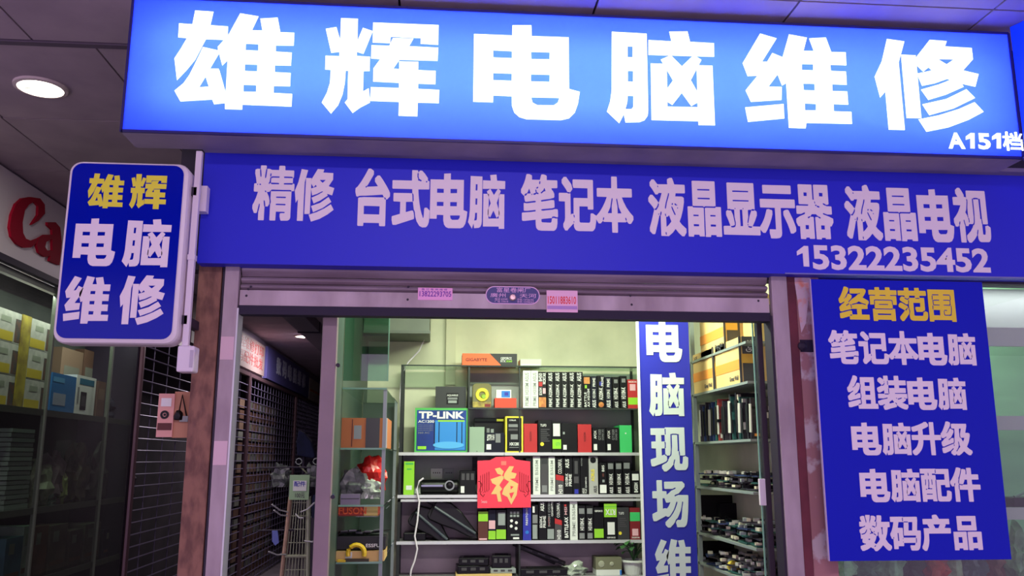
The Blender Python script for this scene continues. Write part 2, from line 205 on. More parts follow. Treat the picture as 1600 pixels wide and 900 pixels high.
 '经': [[341,54,985,53,999,63,1000,188,988,200,743,202,743,364,941,368,951,378,951,474,1004,544,1004,600,990,615,810,706,890,803,929,872,929,932,916,946,865,972,394,967,384,957,384,833,400,821,660,821,703,835,717,846,731,841,733,830,724,819,710,816,696,803,664,807,636,779,565,726,446,657,354,581,340,555,329,552,316,562,322,590,400,654,439,696,443,759,419,780,385,794,364,810,322,810,301,783,262,713,227,687,213,692,212,706,228,717,272,798,305,840,330,890,344,921,344,978,333,989,262,1021,206,1021,195,1011,147,893,87,780,38,703,-4,664,-4,604,18,541,29,529,82,529,170,578,181,576,187,565,167,541,79,489,50,458,5,426,4,364,25,301,36,289,100,289,160,309,392,356,414,367,590,367,592,202,424,200,414,306,403,316,347,316,15,238,4,227,4,156,14,100,29,88,93,88,329,151,331,65],[343,166,338,181,354,193,403,201,416,191,414,180,400,172],[396,382,390,392,390,467,371,480,369,488,371,499,382,504,403,495,420,474,419,389,410,380],[237,452,231,463,237,477,322,525,325,532,345,512,347,504,298,481,287,470,248,450],[431,487,426,502,435,511,597,547,671,592,763,547,900,511,910,498,904,487,883,485,780,513,579,513,463,486],[184,667,175,678,177,689,191,698,202,696,208,685,202,671,195,666]],
 '营': [[140,22,269,21,281,33,283,60,734,60,737,36,749,25,876,25,887,36,887,371,876,383,812,383,805,368,787,362,223,362,205,368,199,383,142,383,130,368,130,36],[283,200,283,240,737,237,734,200],[231,389,773,388,794,395,809,386,810,498,796,512,791,617,759,626,251,626,220,619,215,608,215,519,209,502,201,495,201,392,213,395],[347,498,341,512,354,522,653,522,661,519,666,509,661,498,653,496],[63,502,184,502,186,622,195,639,213,648,237,652,770,652,798,647,821,625,825,512,820,502,946,501,958,512,957,761,925,767,763,767,752,773,750,780,756,793,969,794,979,805,979,925,967,937,756,937,753,1009,738,1021,611,1021,599,1009,597,937,396,937,394,1009,384,1020,258,1021,243,1009,241,937,36,937,25,921,25,805,35,794,241,793,247,780,242,770,234,767,86,767,54,761,53,512],[396,769,390,780,396,793,597,793,603,780,600,773,590,767]],
 '范': [[98,29,158,29,248,123,345,234,345,251,355,269,367,322,345,400,346,417,323,421,322,468,308,482,266,494,128,570,68,570,18,509,18,452,27,442,221,343,39,156,39,96],[482,43,876,42,925,56,965,93,982,128,993,174,996,283,981,298,921,323,897,322,846,290,846,262,835,213,823,197,812,193,791,189,569,189,544,193,531,202,524,230,524,572,758,572,756,454,597,450,585,438,585,382,599,361,613,315,623,304,812,307,830,310,844,326,876,343,893,344,908,375,908,710,897,721,756,722,753,784,973,787,982,798,982,918,971,933,756,933,753,1009,738,1021,609,1020,599,1009,597,933,400,933,397,1009,387,1020,258,1021,243,1009,241,933,33,933,21,921,21,798,31,787,243,784,241,729,209,746,167,757,119,749,78,699,78,643,87,632,269,525,325,522,337,530,355,583,357,646,371,652,386,639,391,608,370,537,370,417,394,347,398,315,370,230,374,135,384,100,412,68,438,53],[237,339,232,347,233,357,297,421,311,423,319,417,319,400,266,343,251,337],[368,655,357,662,333,662,280,676,251,688,232,710,237,725,251,726,266,713,294,702,336,691,361,691,364,706,381,724,397,727,400,786,599,784,597,722,407,722,403,702,385,685,370,682],[611,695,606,713,618,723,629,719,731,723,738,720,747,706,745,699,734,693]],
 '围': [[52,26,181,25,193,36,195,74,805,74,807,36,819,25,946,25,957,35,958,964,948,978,58,979,43,969,42,40],[569,205,549,237,542,329,551,347,568,350,563,364,569,374,579,377,660,374,666,361,657,348,597,351,569,347,575,336,571,301,584,230,720,229,774,244,796,350,803,456,796,498,805,507,820,505,828,495,832,445,825,340,807,248,807,216,734,203],[195,214,195,374,419,371,417,214],[174,382,168,392,168,491,174,502,188,504,195,502,201,491,197,392,191,382],[241,505,220,514,193,516,193,664,184,667,175,682,175,787,188,803,202,802,208,791,204,678,199,667,227,666,262,677,417,677,430,667,428,656,417,651,226,646,227,534,258,529,421,528,430,519,425,505],[562,505,556,519,565,528,742,529,773,536,778,551,778,629,773,646,727,651,569,651,558,656,556,667,569,677,738,677,777,666,801,667,792,682,799,713,799,756,792,791,798,802,812,801,825,787,828,766,829,703,823,675,807,664,807,516,756,503],[195,806,195,836,419,833,417,806],[569,806,569,836,807,833,805,806]],
 '组': [[352,47,981,46,996,58,995,183,985,193,912,195,912,957,900,972,459,972,444,960,443,773,456,763,462,745,461,706,444,646,444,502,454,484,458,459,458,400,454,375,444,357,444,315,455,273,458,213,452,191,438,186,428,174,389,168,341,153,342,58],[35,93,100,92,336,152,342,156,338,170,350,185,371,193,424,201,427,220,420,315,357,316,22,238,11,227,11,163,21,110],[593,193,593,310,761,308,759,193],[45,290,110,289,170,309,427,364,422,375,429,410,429,452,422,484,427,502,371,503,343,496,258,447,247,449,238,463,248,477,324,519,403,627,432,720,426,763,440,773,389,806,333,806,266,703,244,700,231,678,220,676,213,681,199,662,188,664,183,671,188,689,206,689,209,700,223,708,241,704,251,738,312,833,355,918,354,980,340,993,280,1021,223,1021,213,1011,186,946,91,766,45,699,4,664,4,604,25,544,40,529,96,529,184,578,195,576,201,565,185,544,171,541,100,495,54,447,24,431,11,417,11,361,32,304],[593,454,593,571,761,569,759,454],[593,715,593,825,761,823,759,715]],
 '装': [[204,22,266,21,400,59,600,102,612,114,612,149,618,161,703,102,791,60,883,32,946,32,957,42,996,100,995,158,981,171,928,183,840,217,819,214,810,227,816,238,844,243,928,299,932,352,974,353,985,362,985,479,971,489,593,489,583,495,580,512,928,515,948,519,954,526,953,648,942,658,738,658,736,738,962,742,972,756,972,872,962,883,738,884,736,1009,724,1021,595,1020,585,1009,583,884,382,884,379,1009,368,1021,243,1020,233,1009,230,898,146,965,86,965,33,916,33,853,121,782,156,743,216,765,241,812,251,814,260,805,260,787,237,741,191,722,167,722,156,729,142,725,15,669,0,653,0,593,25,537,36,525,93,525,230,591,233,586,230,489,26,489,15,479,14,364,24,354,191,353,315,381,325,379,331,371,329,360,311,348,132,316,82,299,12,284,0,273,0,216,50,152,117,152,146,159,202,186,220,178,222,167,217,160,169,135,169,89,194,33],[600,174,584,206,567,220,568,230,576,236,594,230,615,210,624,191,615,174],[375,204,373,248,440,287,481,317,502,281,535,244,530,236],[671,322,653,352,692,353,791,381,803,371,795,354,773,345,685,320],[622,343,602,361,604,371,611,377,622,375,641,357,636,343],[897,346,881,357,882,371,890,377,918,368,923,361,918,346],[244,470,235,484,244,497,378,495,376,512,365,530,365,639,380,657,382,740,585,738,583,658,387,657,398,643,394,523,405,509,400,489,382,489,378,494,375,477,361,468],[357,748,351,759,351,861,357,872,368,874,375,872,381,861,377,844,381,759,375,748],[241,836,235,844,237,854,244,860,255,858,260,851,259,840,251,835]],
 '升': [[63,26,130,26,211,82,294,169,330,227,365,311,383,392,387,452,392,469,620,467,621,36,636,25,759,25,770,35,771,467,980,470,989,481,990,604,978,619,771,622,771,985,761,999,632,1000,621,988,618,619,390,622,390,787,523,839,584,872,591,897,584,942,526,1004,463,1004,414,976,301,930,132,877,36,855,26,846,25,780,46,727,58,716,121,716,227,743,240,742,237,619,22,619,11,608,11,481,20,470,232,467,218,403,197,347,151,269,89,208,20,163,4,146,4,89]],
 '级': [[493,22,551,21,565,28,641,75,724,144,821,65,883,28,942,28,1004,96,1002,155,897,222,835,276,905,407,929,470,965,597,965,657,955,667,907,686,821,685,877,879,877,942,865,954,375,954,363,918,364,830,392,811,469,809,465,706,451,572,441,523,444,470,441,421,425,382,403,358,371,355,86,253,47,249,15,238,4,227,4,167,22,98,33,88,93,88,279,160,364,231,378,232,388,220,375,198,294,131,293,79,364,25,424,25,456,66],[470,138,465,146,466,156,499,188,545,255,564,325,556,361,552,421,558,431,569,433,581,417,590,325,616,276,576,239,495,142,484,137],[31,283,79,282,146,310,354,380,392,384,411,431,415,505,412,526,407,531,350,531,258,468,244,470,238,484,244,495,330,551,350,578,429,703,428,764,417,774,375,787,343,810,315,810,241,696,227,694,220,699,217,682,206,673,195,674,186,685,188,696,195,701,219,699,219,713,272,809,301,838,312,861,327,893,337,939,336,983,325,993,262,1021,206,1021,191,1008,154,914,84,777,31,696,-7,664,-7,604,14,544,29,529,86,529,163,574,177,573,183,562,170,544,122,519,84,491,33,437,12,429,0,417,0,357,21,294],[403,297,397,308,398,336,403,343,414,345,426,333,426,304,417,295],[724,419,667,525,664,529,657,525,646,526,625,548,616,569,616,692,623,801,629,811,690,809,645,650,645,579,653,559,667,539,779,537,761,488]],
 '配': [[52,29,170,28,182,40,184,99,378,99,381,54,392,42,509,42,520,54,506,124,506,643,521,660,520,787,509,799,410,799,410,839,512,839,530,828,821,826,819,662,528,660,539,646,536,132,546,65,579,42,611,35,897,35,918,39,957,63,975,86,993,132,1007,244,1006,310,995,320,928,351,872,351,860,340,853,234,837,186,823,182,692,182,678,186,669,206,669,509,819,511,822,456,833,444,957,444,967,454,968,960,958,974,541,975,526,982,33,982,19,973,18,851,27,840,162,837,160,799,54,799,42,787,42,43],[184,235,184,261,381,258,378,235],[167,375,161,389,170,398,202,405,218,392,217,382,209,376],[301,392,222,396,260,445,253,456,253,481,267,565,267,667,272,678,280,680,294,671,296,664,296,555,282,456,275,442,294,423,318,416,375,416,384,403,382,395,371,390],[160,501,154,509,154,530,164,604,164,660,170,671,177,673,185,671,194,657,190,555,178,505,170,500],[382,516,372,530,372,660,378,671,385,673,393,671,402,657,402,526,396,516],[276,780,270,791,270,851,276,861,283,864,299,851,300,791,294,780],[516,854,510,865,514,950,519,957,533,959,543,946,542,861,533,852]],
 '件': [[140,26,266,25,277,36,277,368,269,375,263,396,263,495,269,516,277,523,277,548,266,554,260,569,260,604,277,667,278,713,312,777,334,830,376,971,376,985,364,996,297,1018,241,1018,230,1008,190,907,130,791,59,685,-7,608,-7,551,47,469,105,470,123,488,116,498,116,516,135,562,149,567,158,558,158,537,144,498,130,488,130,40],[574,26,706,25,718,36,720,374,978,374,989,385,989,509,978,520,718,523,718,664,935,666,947,678,947,801,935,817,720,817,718,995,706,1007,576,1007,565,997,568,886,562,817,528,819,538,897,531,957,463,972,405,971,384,879,314,692,289,593,293,562,287,551,294,543,318,542,364,529,400,536,414,530,425,544,464,622,481,666,564,664,562,521,417,521,410,508,392,503,350,503,297,519,293,403,297,374,564,371,564,40]],
 '数': [[465,22,523,21,567,47,645,103,727,186,824,82,890,35,950,35,1006,98,1006,162,950,200,897,246,825,343,877,484,898,569,916,678,974,680,986,692,986,816,974,827,720,827,718,837,736,921,734,994,724,1004,678,1011,604,1011,589,999,578,918,558,834,499,837,542,907,544,965,533,975,477,1000,412,999,402,988,380,890,358,833,363,816,357,808,347,807,338,816,343,833,337,858,365,960,365,1009,354,1021,234,1021,219,1009,219,964,243,865,247,823,241,812,227,810,218,819,207,890,181,987,170,996,114,996,61,975,49,964,49,907,88,837,22,834,12,824,11,710,22,698,135,700,142,710,184,726,195,721,197,710,177,692,90,660,13,618,4,608,4,548,38,498,32,491,32,375,43,363,95,361,74,329,74,269,96,250,146,231,170,232,180,220,170,207,132,207,103,193,13,167,4,156,4,100,49,33,107,32,209,67,280,102,329,134,382,99,410,99],[449,138,443,153,463,174,481,183,495,178,497,163,488,153,459,137],[498,203,496,216,486,227,447,251,477,292,506,347,531,414,531,438,565,441,580,456,577,474,584,537,590,544,604,546,613,537,613,516,609,488,602,477,606,467,603,445,641,347,600,292,548,239],[304,327,276,333,267,343,269,354,283,363,329,363,331,357],[509,449,498,461,455,484,447,495,448,505,467,511,509,488,532,459,526,449],[724,477,718,488,718,600,700,678,756,680,761,678,747,622,747,484,738,475],[58,480,52,491,58,502,86,504,160,527,202,573,223,615,234,621,245,615,246,593,232,576,227,555,177,501,103,479],[333,494,327,505,332,516,365,523,365,586,346,608,337,632,340,643,350,649,361,643,370,615,380,604,377,586,429,541,444,537,444,509,371,503,350,492],[459,537,454,544,456,562,474,574,484,573,490,565,488,555,474,537],[498,674,417,699,412,706,413,717,435,722,513,699,521,689,520,678,512,673],[533,699,528,710,542,738,549,801,546,823,551,830,562,832,578,809,574,759,559,706,548,697]],
 '码': [[669,29,809,28,858,39,908,89,940,184,968,382,979,498,979,569,967,580,863,583,894,876,893,951,883,961,851,965,431,961,417,968,24,967,14,957,15,831,26,822,120,819,91,706,56,611,27,555,-11,498,-11,442,3,421,21,368,36,353,77,350,79,80,89,71,209,71,221,82,223,151,392,152,404,163,407,240,784,240,785,230,771,191,752,172,622,175,610,163,610,107,623,79,628,47,643,32],[798,244,792,255,803,280,803,364,809,372,823,373,836,357,836,315,828,269,820,244],[382,251,376,273,382,280,392,282,401,273,401,258,392,250],[223,295,221,512,258,515,261,297],[382,346,376,354,378,368,385,373,396,372,401,364,400,350,392,345],[82,360,73,371,73,382,85,400,96,401,105,392,105,375,96,360],[407,387,404,438,397,459,404,565,404,639,400,652,392,658,242,660,281,819,449,818,456,830,474,836,583,832,596,819,594,809,586,803,548,810,451,809,434,625,437,615,427,495,430,442,816,441,814,392,809,387],[586,581,584,604,598,724,598,816,731,818,733,801,709,583],[410,840,404,851,404,932,410,942,421,945,431,939,434,932,434,851,428,840]],
 '产': [[66,19,124,18,139,31,168,79,200,153,221,230,235,315,241,493,950,493,964,503,965,632,955,643,765,646,810,720,812,751,928,751,939,761,940,890,930,900,611,901,562,983,528,1020,470,1021,400,1004,388,992,388,932,407,902,86,901,72,891,72,761,82,751,223,751,226,724,278,646,96,644,85,632,84,417,74,329,49,234,27,184,-4,132,-2,77],[456,644,454,671,410,750,628,749,572,644]],
 '品': [[56,26,181,25,193,36,195,77,322,77,324,43,336,32,467,32,477,42,475,530,445,538,61,538,47,528,46,40],[521,26,646,25,658,36,660,77,809,77,811,43,823,32,953,32,964,42,965,523,955,537,544,538,512,528,511,40],[195,228,193,389,322,391,324,230],[660,228,658,389,809,391,811,230],[203,569,791,568,810,572,817,583,816,969,801,979,200,978,190,964,190,583],[343,718,343,832,663,830,660,718]],
 '现': [[348,22,407,21,486,68,539,110,599,174,599,199,620,269,636,282,647,276,649,255,620,170,624,114,643,77,671,56,720,49,914,53,937,65,972,107,982,139,989,188,993,315,981,327,953,334,928,351,876,338,858,339,850,234,837,190,816,182,772,188,767,202,767,357,759,364,754,382,750,431,755,456,719,459,725,505,724,808,713,803,692,810,611,810,590,803,579,808,578,569,560,392,544,357,530,343,512,341,482,290,468,276,468,262,460,244,428,213,311,157,296,142,296,82,316,65],[31,132,89,130,325,201,410,237,431,259,440,276,431,349,407,353,389,367,385,379,361,379,308,363,298,364,298,516,388,519,379,533,387,565,387,615,379,646,385,661,396,663,410,650,416,622,412,530,395,516,395,392,414,386,438,363,505,363,516,372,531,407,542,481,544,828,576,828,597,836,703,836,724,828,769,826,769,459,782,431,785,364,858,363,918,373,918,962,904,972,410,972,392,954,27,953,18,942,19,817,29,807,151,805,151,667,43,665,32,653,33,528,43,518,151,516,151,318,36,288,15,281,5,271,4,213,21,142],[301,665,298,805,392,807,395,667],[400,815,394,826,397,847,394,932,396,939,407,945,418,939,423,928,423,826,417,815]],
 '场': [[408,26,468,26,546,86,597,137,615,178,639,202,664,214,699,264,760,371,788,459,807,555,816,564,833,555,836,537,807,417,786,251,771,202,756,179,667,182,657,177,629,138,628,110,641,82,649,43,664,32,840,35,877,54,897,73,915,103,933,160,958,329,979,611,979,685,967,697,717,697,625,669,611,671,605,682,618,698,722,731,886,870,887,928,823,979,348,974,338,964,338,840,350,825,558,825,629,853,639,851,645,844,643,833,629,822,523,785,467,743,396,701,394,766,384,777,281,780,280,997,269,1007,146,1007,134,995,134,780,22,778,11,766,12,641,22,631,134,629,133,354,12,312,0,301,0,234,21,170,33,159,96,159,364,267,389,247,445,248,494,294,569,386,595,428,653,555,667,561,678,555,680,533,668,502,622,410,569,332,488,244,342,135,342,79],[283,409,283,631,340,631,342,615,370,551,382,539,442,539,459,546,497,548,443,463,392,412,378,422,318,422]],
}

def _curve_geo(cu):
    ob = bpy.data.objects.new('tmp', cu); COL.objects.link(ob); bpy.context.view_layer.update()
    me = bpy.data.meshes.new_from_object(ob.evaluated_get(bpy.context.evaluated_depsgraph_get()))
    vs = [tuple(v.co) for v in me.vertices]; fs = [tuple(p.vertices) for p in me.polygons]
    bpy.data.objects.remove(ob); bpy.data.meshes.remove(me); bpy.data.curves.remove(cu); return vs, fs
GEO = {}
def poly_geo(layers):
    V, F_ = [], []
    for loops in layers:
        cu = bpy.data.curves.new('tmp', 'CURVE'); cu.dimensions = '2D'; cu.fill_mode = 'BOTH'; cu.extrude = .01
        for lp in loops:
            sp = cu.splines.new('POLY'); sp.points.add(len(lp)-1); sp.use_cyclic_u = True
            for q, (x, y) in zip(sp.points, lp): q.co = (x, y, 0, 1)
        vs, fs = _curve_geo(cu); n = len(V); V += vs; F_ += [tuple(i+n for i in f) for f in fs]
    return V, F_
def traced(loops, ox, oy, sc, Y): return poly_geo([[[(lambda p: (p.x, p.z))(PY(ox+x/sc, oy+y/sc, Y)) for x, y in lp] for lp in ly] for ly in loops])
def flat_trace(loops, ox, oy, sc, Y, t=.002):
    g = traced(loops, ox, oy, sc, Y); return MB().add([(x, Y-(t if z > 0 else 0), y) for x, y, z in g[0]], g[1])
def glyph(ch):
    if ch not in GEO:
        if ch in BIG:
            o_, ls = BIG[ch]; layers = [[[(lambda p: (p.x, p.z))(PY(o_[0]+x/5.0865, o_[1]+y/5.0865, 3.85)) for x, y in lp] for lp in ly] for ly in ls]
        else: layers = [[[(v[i]/1000, v[i+1]/1000) for i in range(0, len(v), 2)] for v in GLYPHS[ch]]]
        V, F_ = poly_geo(layers)
        xs = [p[0] for p in V]; ys = [p[1] for p in V]; a, b, c, d = min(xs), max(xs), min(ys), max(ys)
        GEO[ch] = ([((x-a)/(b-a), (y-c)/(d-c), z) for x, y, z in V], F_, (a, b, c, d))
    return GEO[ch]
def text_geo(s, bold=0.0):
    k = (s, bold)
    if k not in GEO:
        cu = bpy.data.curves.new('tmp', 'FONT'); cu.body = s; cu.offset = bold; cu.extrude = .01; cu.resolution_u = 3; cu.fill_mode = 'BOTH'
        V, F_ = _curve_geo(cu)
        xs = [p[0] for p in V]; ys = [p[1] for p in V]; a, b, c, d = min(xs), max(xs), min(ys), max(ys)
        GEO[k] = ([((x-a)/(b-a), (y-c)/(d-c), z) for x, y, z in V], F_, (a, b, c, d))
    return GEO[k]
def lay(geo, org, U, V_, N, t):     # unit-square geometry laid onto org + u*U + v*V, raised by t along N
    org, U, V_, N = Vector(org), Vector(U), Vector(V_), Vector(N); m = MB()
    m.add([org+U*x+V_*y+N*(t if z > 0 else 0.0) for x, y, z in geo[0]], geo[1]); return m
def lay_y(geo, x0, x1, z0, z1, Y, t=.002): return lay(geo, (x0, Y, z0), (x1-x0, 0, 0), (0, 0, z1-z0), (0, -1, 0), t)
def word_px(parent, s, px0, px1, py0, py1, Y, m, t=.002, name='character', big=None):
    """heavy characters in equal cells between px0 and px1 of the sign plane y = Y"""
    a, b = PY(px0, (py0+py1)/2, Y), PY(px1, (py0+py1)/2, Y); xm = (px0+px1)/2
    z0, z1 = PY(xm, py1, Y).z, PY(xm, py0, Y).z; w = (b.x-a.x)/len(s)
    for i, ch in enumerate(s):
        g = glyph(ch); l, r_, lo, hi = g[2]
        if ch in BIG: l, r_, lo, hi = .01, .99, .02, .98
        sq = lambda q: (q-.03)/.94
        lay_y(g, a.x+w*(i+.03)+w*.94*sq(l), a.x+w*(i+.03)+w*.94*sq(r_), z0+(z1-z0)*sq(lo), z0+(z1-z0)*sq(hi), Y, t).build(name, m, parent)
def text_px(parent, s, px0, px1, py0, py1, Y, m, bold=.0, t=.0015, name='lettering'):
    a, b = PY(px0, (py0+py1)/2, Y), PY(px1, (py0+py1)/2, Y); xm = (px0+px1)/2
    return lay_y(text_geo(s, bold), a.x, b.x, PY(xm, py1, Y).z, PY(xm, py0, Y).z, Y, t).build(name, m, parent)
def rect_px(px0, px1, py0, py1, Y):
    xm, ym = (px0+px1)/2, (py0+py1)/2
    return PY(px0, ym, Y).x, PY(px1, ym, Y).x, PY(xm, py1, Y).z, PY(xm, py0, Y).z

# ------------------------------------------------------------------ materials
M_ceil = mat('ceiling_tile', (178, 162, 172), .75, col2=(164, 149, 160), scale=3)
M_joint = mat('ceiling_joint', (52, 46, 60), .8)
M_rust = mat('rusty_steel', (150, 108, 92), .85, col2=(112, 78, 70), scale=26, bump=.4, stretch=(1, 1, .4), contrast=(.40, .64))
M_plate = mat('worn_galvanised', (205, 188, 196), .55, col2=(160, 142, 150), scale=5, bump=.15, metal=.1, stretch=(1, 1, .3))
M_slat = mat('shutter_slat', (178, 160, 172), .45, metal=.25, col2=(140, 122, 134), scale=6, stretch=(.3, 1, 3))
M_darkst = mat('dark_steel', (40, 30, 52), .6)
M_redst = mat('oxide_red_steel', (122, 52, 66), .7, col2=(96, 40, 54), scale=6)
M_peel = mat('peeling_paint', (172, 122, 124), .8, col2=(205, 186, 190), scale=7, bump=.3, contrast=(.52, .58))
M_frame = mat('sign_frame', (44, 40, 110), .4)
M_under = mat('sign_underside', (150, 138, 160), .55, col2=(128, 118, 140), scale=3)
M_blue = mat('sign_blue_vinyl', (42, 46, 216), .45, spec=.3)
M_blue2 = mat('panel_blue_vinyl', (12, 26, 196), .55, spec=.2)
M_blue3 = mat('lightbox_blue_acrylic', (0, 22, 172), .14, spec=.25)
M_white = mat('white_vinyl', (250, 238, 246), .5)
M_yellow = mat('yellow_vinyl', (250, 222, 56), .5)
M_lemon = mat('lemon_vinyl', (244, 236, 66), .5)
M_rim = mat('white_plastic_rim', (236, 226, 232), .35)
M_pvc = mat('white_pvc', (236, 226, 236), .4)
M_wall = mat('shop_plaster', (228, 228, 200), .8, col2=(204, 206, 178), scale=2.4)
M_wallL = mat('green_panel', (66, 80, 74), .5, col2=(56, 68, 64), scale=1.2)
M_alu = mat('aluminium_edge', (215, 215, 218), .35, metal=.3)
M_blk = mat('black_card', (9, 9, 15), .5, spec=.3)
M_char = mat('charcoal_card', (50, 50, 54), .6)
M_navy = mat('navy_card', (12, 15, 36), .5, spec=.3)
M_red = mat('red_card', (190, 40, 44), .55)
M_dred = mat('dark_red_card', (128, 28, 36), .55)
M_ora = mat('orange_card', (246, 104, 50), .55)
M_ored = mat('orange_red_card', (246, 72, 48), .55)
M_lime = mat('lime_card', (150, 214, 50), .55)
M_grn = mat('green_card', (64, 200, 110), .55)
M_gfr = mat('frame_green', (80, 180, 84), .5)
M_wht = mat('white_card', (226, 230, 224), .6)
M_gry = mat('grey_card', (150, 158, 156), .6)
M_dgry = mat('dark_grey_card', (72, 70, 74), .55)
M_brn = mat('brown_card', (92, 44, 40), .6)
M_rblu = mat('royal_blue_card', (44, 50, 168), .5)
M_cyan = mat('router_blue', (40, 120, 210), .45)
M_yel = mat('yellow_card', (240, 222, 60), .5)
M_gold = mat('gold_print', (226, 160, 80), .45, col2=(190, 110, 60), scale=30)
M_pink = mat('pink_print', (232, 180, 190), .6)
M_ink = mat('white_ink', (235, 236, 232), .6)
M_ginkg = mat('grey_ink', (130, 132, 134), .6)
M_kraft = mat('kraft_carton', (232, 196, 130), .7, col2=(222, 184, 116), scale=4)
M_kor = mat('carton_orange', (236, 148, 62), .6)
M_bplas = mat('black_plastic', (7, 7, 10), .35, spec=.3)
M_bplas2 = mat('black_rubber', (14, 14, 18), .6, spec=.3)
M_glass = glass('clear_glass')
M_gglass = glass('green_glass', (224, 236, 228), .10)
M_dglass = glass('dim_shop_glass', (222, 226, 222), .06, .03)
M_gedge = mat('glass_edge', (128, 172, 150), .15)
M_floor = mat('floor_tile', (140, 130, 138), .3, col2=(120, 112, 118), scale=2)
M_letter = mat('sign_letter', (255, 255, 255), .5, emit=(236, 250, 255), es=1.35)
M_face = backlit('sign_face', (20, 50, 220), (132, 160, 255), (22, 32, 245), 1.6)
M_box = mat('lightbox_inside', (235, 238, 245), .9)

# ------------------------------------------------------------------ main planes of the place
YM, Y2, YF, ZC, XL, Z0 = 3.85, 4.12, 4.20, 3.775, -3.29, -.55

# ------------------------------------------------------------------ setting
tag(B(-8, 8, -4, 30, Z0-.1, Z0).build('floor', M_floor), 'grey tiled floor of the mall corridor', None, kind='structure')
ceil = tag(B(-8, 8, -4, 30, ZC+.012, ZC+.12).build('ceiling', M_joint), 'suspended ceiling of pale panels with dark joints', None, kind='structure')
def tiles(xs, ys, gap=.012):
    for i in range(len(xs)-1):
        for j in range(len(ys)-1):
            w, d = xs[i+1]-xs[i]-gap, ys[j+1]-ys[j]-gap; k = ('tile', round(w, 3), round(d, 3))
            if k not in GEO: GEO[k] = B(-w/2, w/2, -d/2, d/2, -.012, .014).mesh('ceiling_tile', M_ceil)
            inst('ceiling_tile', GEO[k], ((xs[i]+xs[i+1])/2, (ys[j]+ys[j+1])/2, ZC), ceil)
tiles([-1.2, -.225, .728, 1.70, 2.68, 3.65, 4.6], [.75, 1.73, 2.71, 3.69, 4.1])
tiles([-4.12, -3.15, -2.17, -1.2], [.75, 1.97, 3.19, 4.415])
tiles([-3.82, -2.845, -1.87, -.9], [4.47, 5.53])
tiles([-3.82, -2.855, -1.87, -.9], [5.53, 6.6])
tiles([-3.3, -2.33, -1.36, -.6], [6.6, 7.7, 8.8, 9.9, 11, 12.1, 13.2, 14.3, 15.4, 16.5, 18.7, 20.9, 23.1, 25.3])
B(-3.4, -1.25, 4.42, 4.465, ZC-.02, ZC+.012).build('ceiling_rail', mat('ceiling_rail', (96, 84, 100), .6), ceil)

# shop shell
SH = dict(x0=-.56, x1=2.12, y1=6.75, zc=2.92)
tag(B(-.62, 5.2, 6.75, 6.87, Z0, ZC).build('wall_back', M_wall), 'pale cream plaster wall at the back of the shop', None, kind='structure')
tag(B(-.60, -.555, 4.42, 6.75, Z0, ZC).build('wall_left', M_wallL), 'pale green panel wall on the alley side of the shop', None, kind='structure')
tag(B(1.94, 1.965, 4.34, 6.75, Z0, ZC).build('wall_right', M_wall), 'cream wall between the shop and its neighbour', None, kind='structure')
tag(B(-.60, 1.94, 4.42, 6.75, 2.93, 2.99).build('ceiling_shop', M_wall), 'low white ceiling inside the shop', None, kind='structure')
tag(B(-1.30, 6.5, YF+.02, YF+.12, 2.5, ZC+.012).build('wall_front', M_darkst), 'dark facade wall hidden behind the blue fascia', None, kind='structure')
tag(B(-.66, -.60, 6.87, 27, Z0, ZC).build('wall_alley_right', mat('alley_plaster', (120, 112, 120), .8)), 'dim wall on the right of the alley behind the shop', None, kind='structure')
# pilaster line on the back wall
p0, p1 = PY(697, 530, 6.75).x, PY(712, 530, 6.75).x
tag(B(p0, p1, 6.70, 6.75, .3, 2.93).build('trim_1', mat('pilaster', (206, 206, 176), .7)), 'cream wall batten running up the back wall', None, kind='structure')

# rusty column, guide, header of the shutter
xa, xb, xc_ = -1.172, -1.062, -.977
col = thing('door_column', 'rusty brown steel column left of the shutter opening', 'column', (xa+.05, YF+.05, Z0))
B(xa, xb, YF, YF+.12, Z0, 2.53).build('column_face', M_rust, col, .004)
B(xa+.03, xb, YF-.0, YF+.1, 2.53, 2.56).build('cap', M_darkst, col)
gd = thing('shutter_guide', 'galvanised shutter guide rail beside the rusty column', 'shutter rail', (xb+.04, YF+.03, Z0))
B(xb+.018, xc_, YF-.012, YF+.03, Z0, 2.53).build('channel_front', M_plate, gd, .003)
B(xb+.006, xb+.018, YF+.0, YF+.1, Z0, 2.53).build('channel_gap', M_darkst, gd)
B(xc_, xc_+.008, YF-.012, YF+.09, Z0, 2.31).build('channel_lip', M_alu, gd)
for z in (2.12, 1.63): B(xb+.02, xc_-.004, YF-.014, YF-.012, z-.06, z+.05).build('tape_patch', mat('pale_tape', (228, 196, 206), .6), gd)
xd = 1.668
gr = thing('shutter_guide', 'galvanised shutter guide rail on the right of the opening', 'shutter rail', (xd+.04, YF+.03, Z0))
B(xd+.006, xd+.088, YF-.012, YF+.03, Z0, 2.53).build('channel_front', M_plate, gr, .003)
B(xd-.006, xd+.006, YF-.0, YF+.09, Z0, 2.31).build('channel_lip', M_darkst, gr)
cr = thing('door_column', 'peeling painted steel column with dark red edge right of the opening', 'column', (xd+.16, YF+.05, Z0))
B(xd+.09, xd+.135, YF-.006, YF+.12, Z0, 2.53).build('red_edge', M_redst, cr, .003)
B(xd+.137, xd+.262, YF+.0, YF+.12, Z0, 2.53).build('column_face', M_peel, cr, .003)
MB().lathe((PY(1252, 541, YF).x, YF-.006, PY(1252, 541, YF).z), [(.0, 0), (.022, 0), (.022, .012), (.012, .02), (0, .02)], 14, 'y').build('bolt', M_darkst, cr)
x0, x1, z0, z1 = rect_px(1250, 1266, 531, 550, YF); B(x0, x1+.03, YF-.004, YF, z0, z1).build('clip', M_darkst, cr)
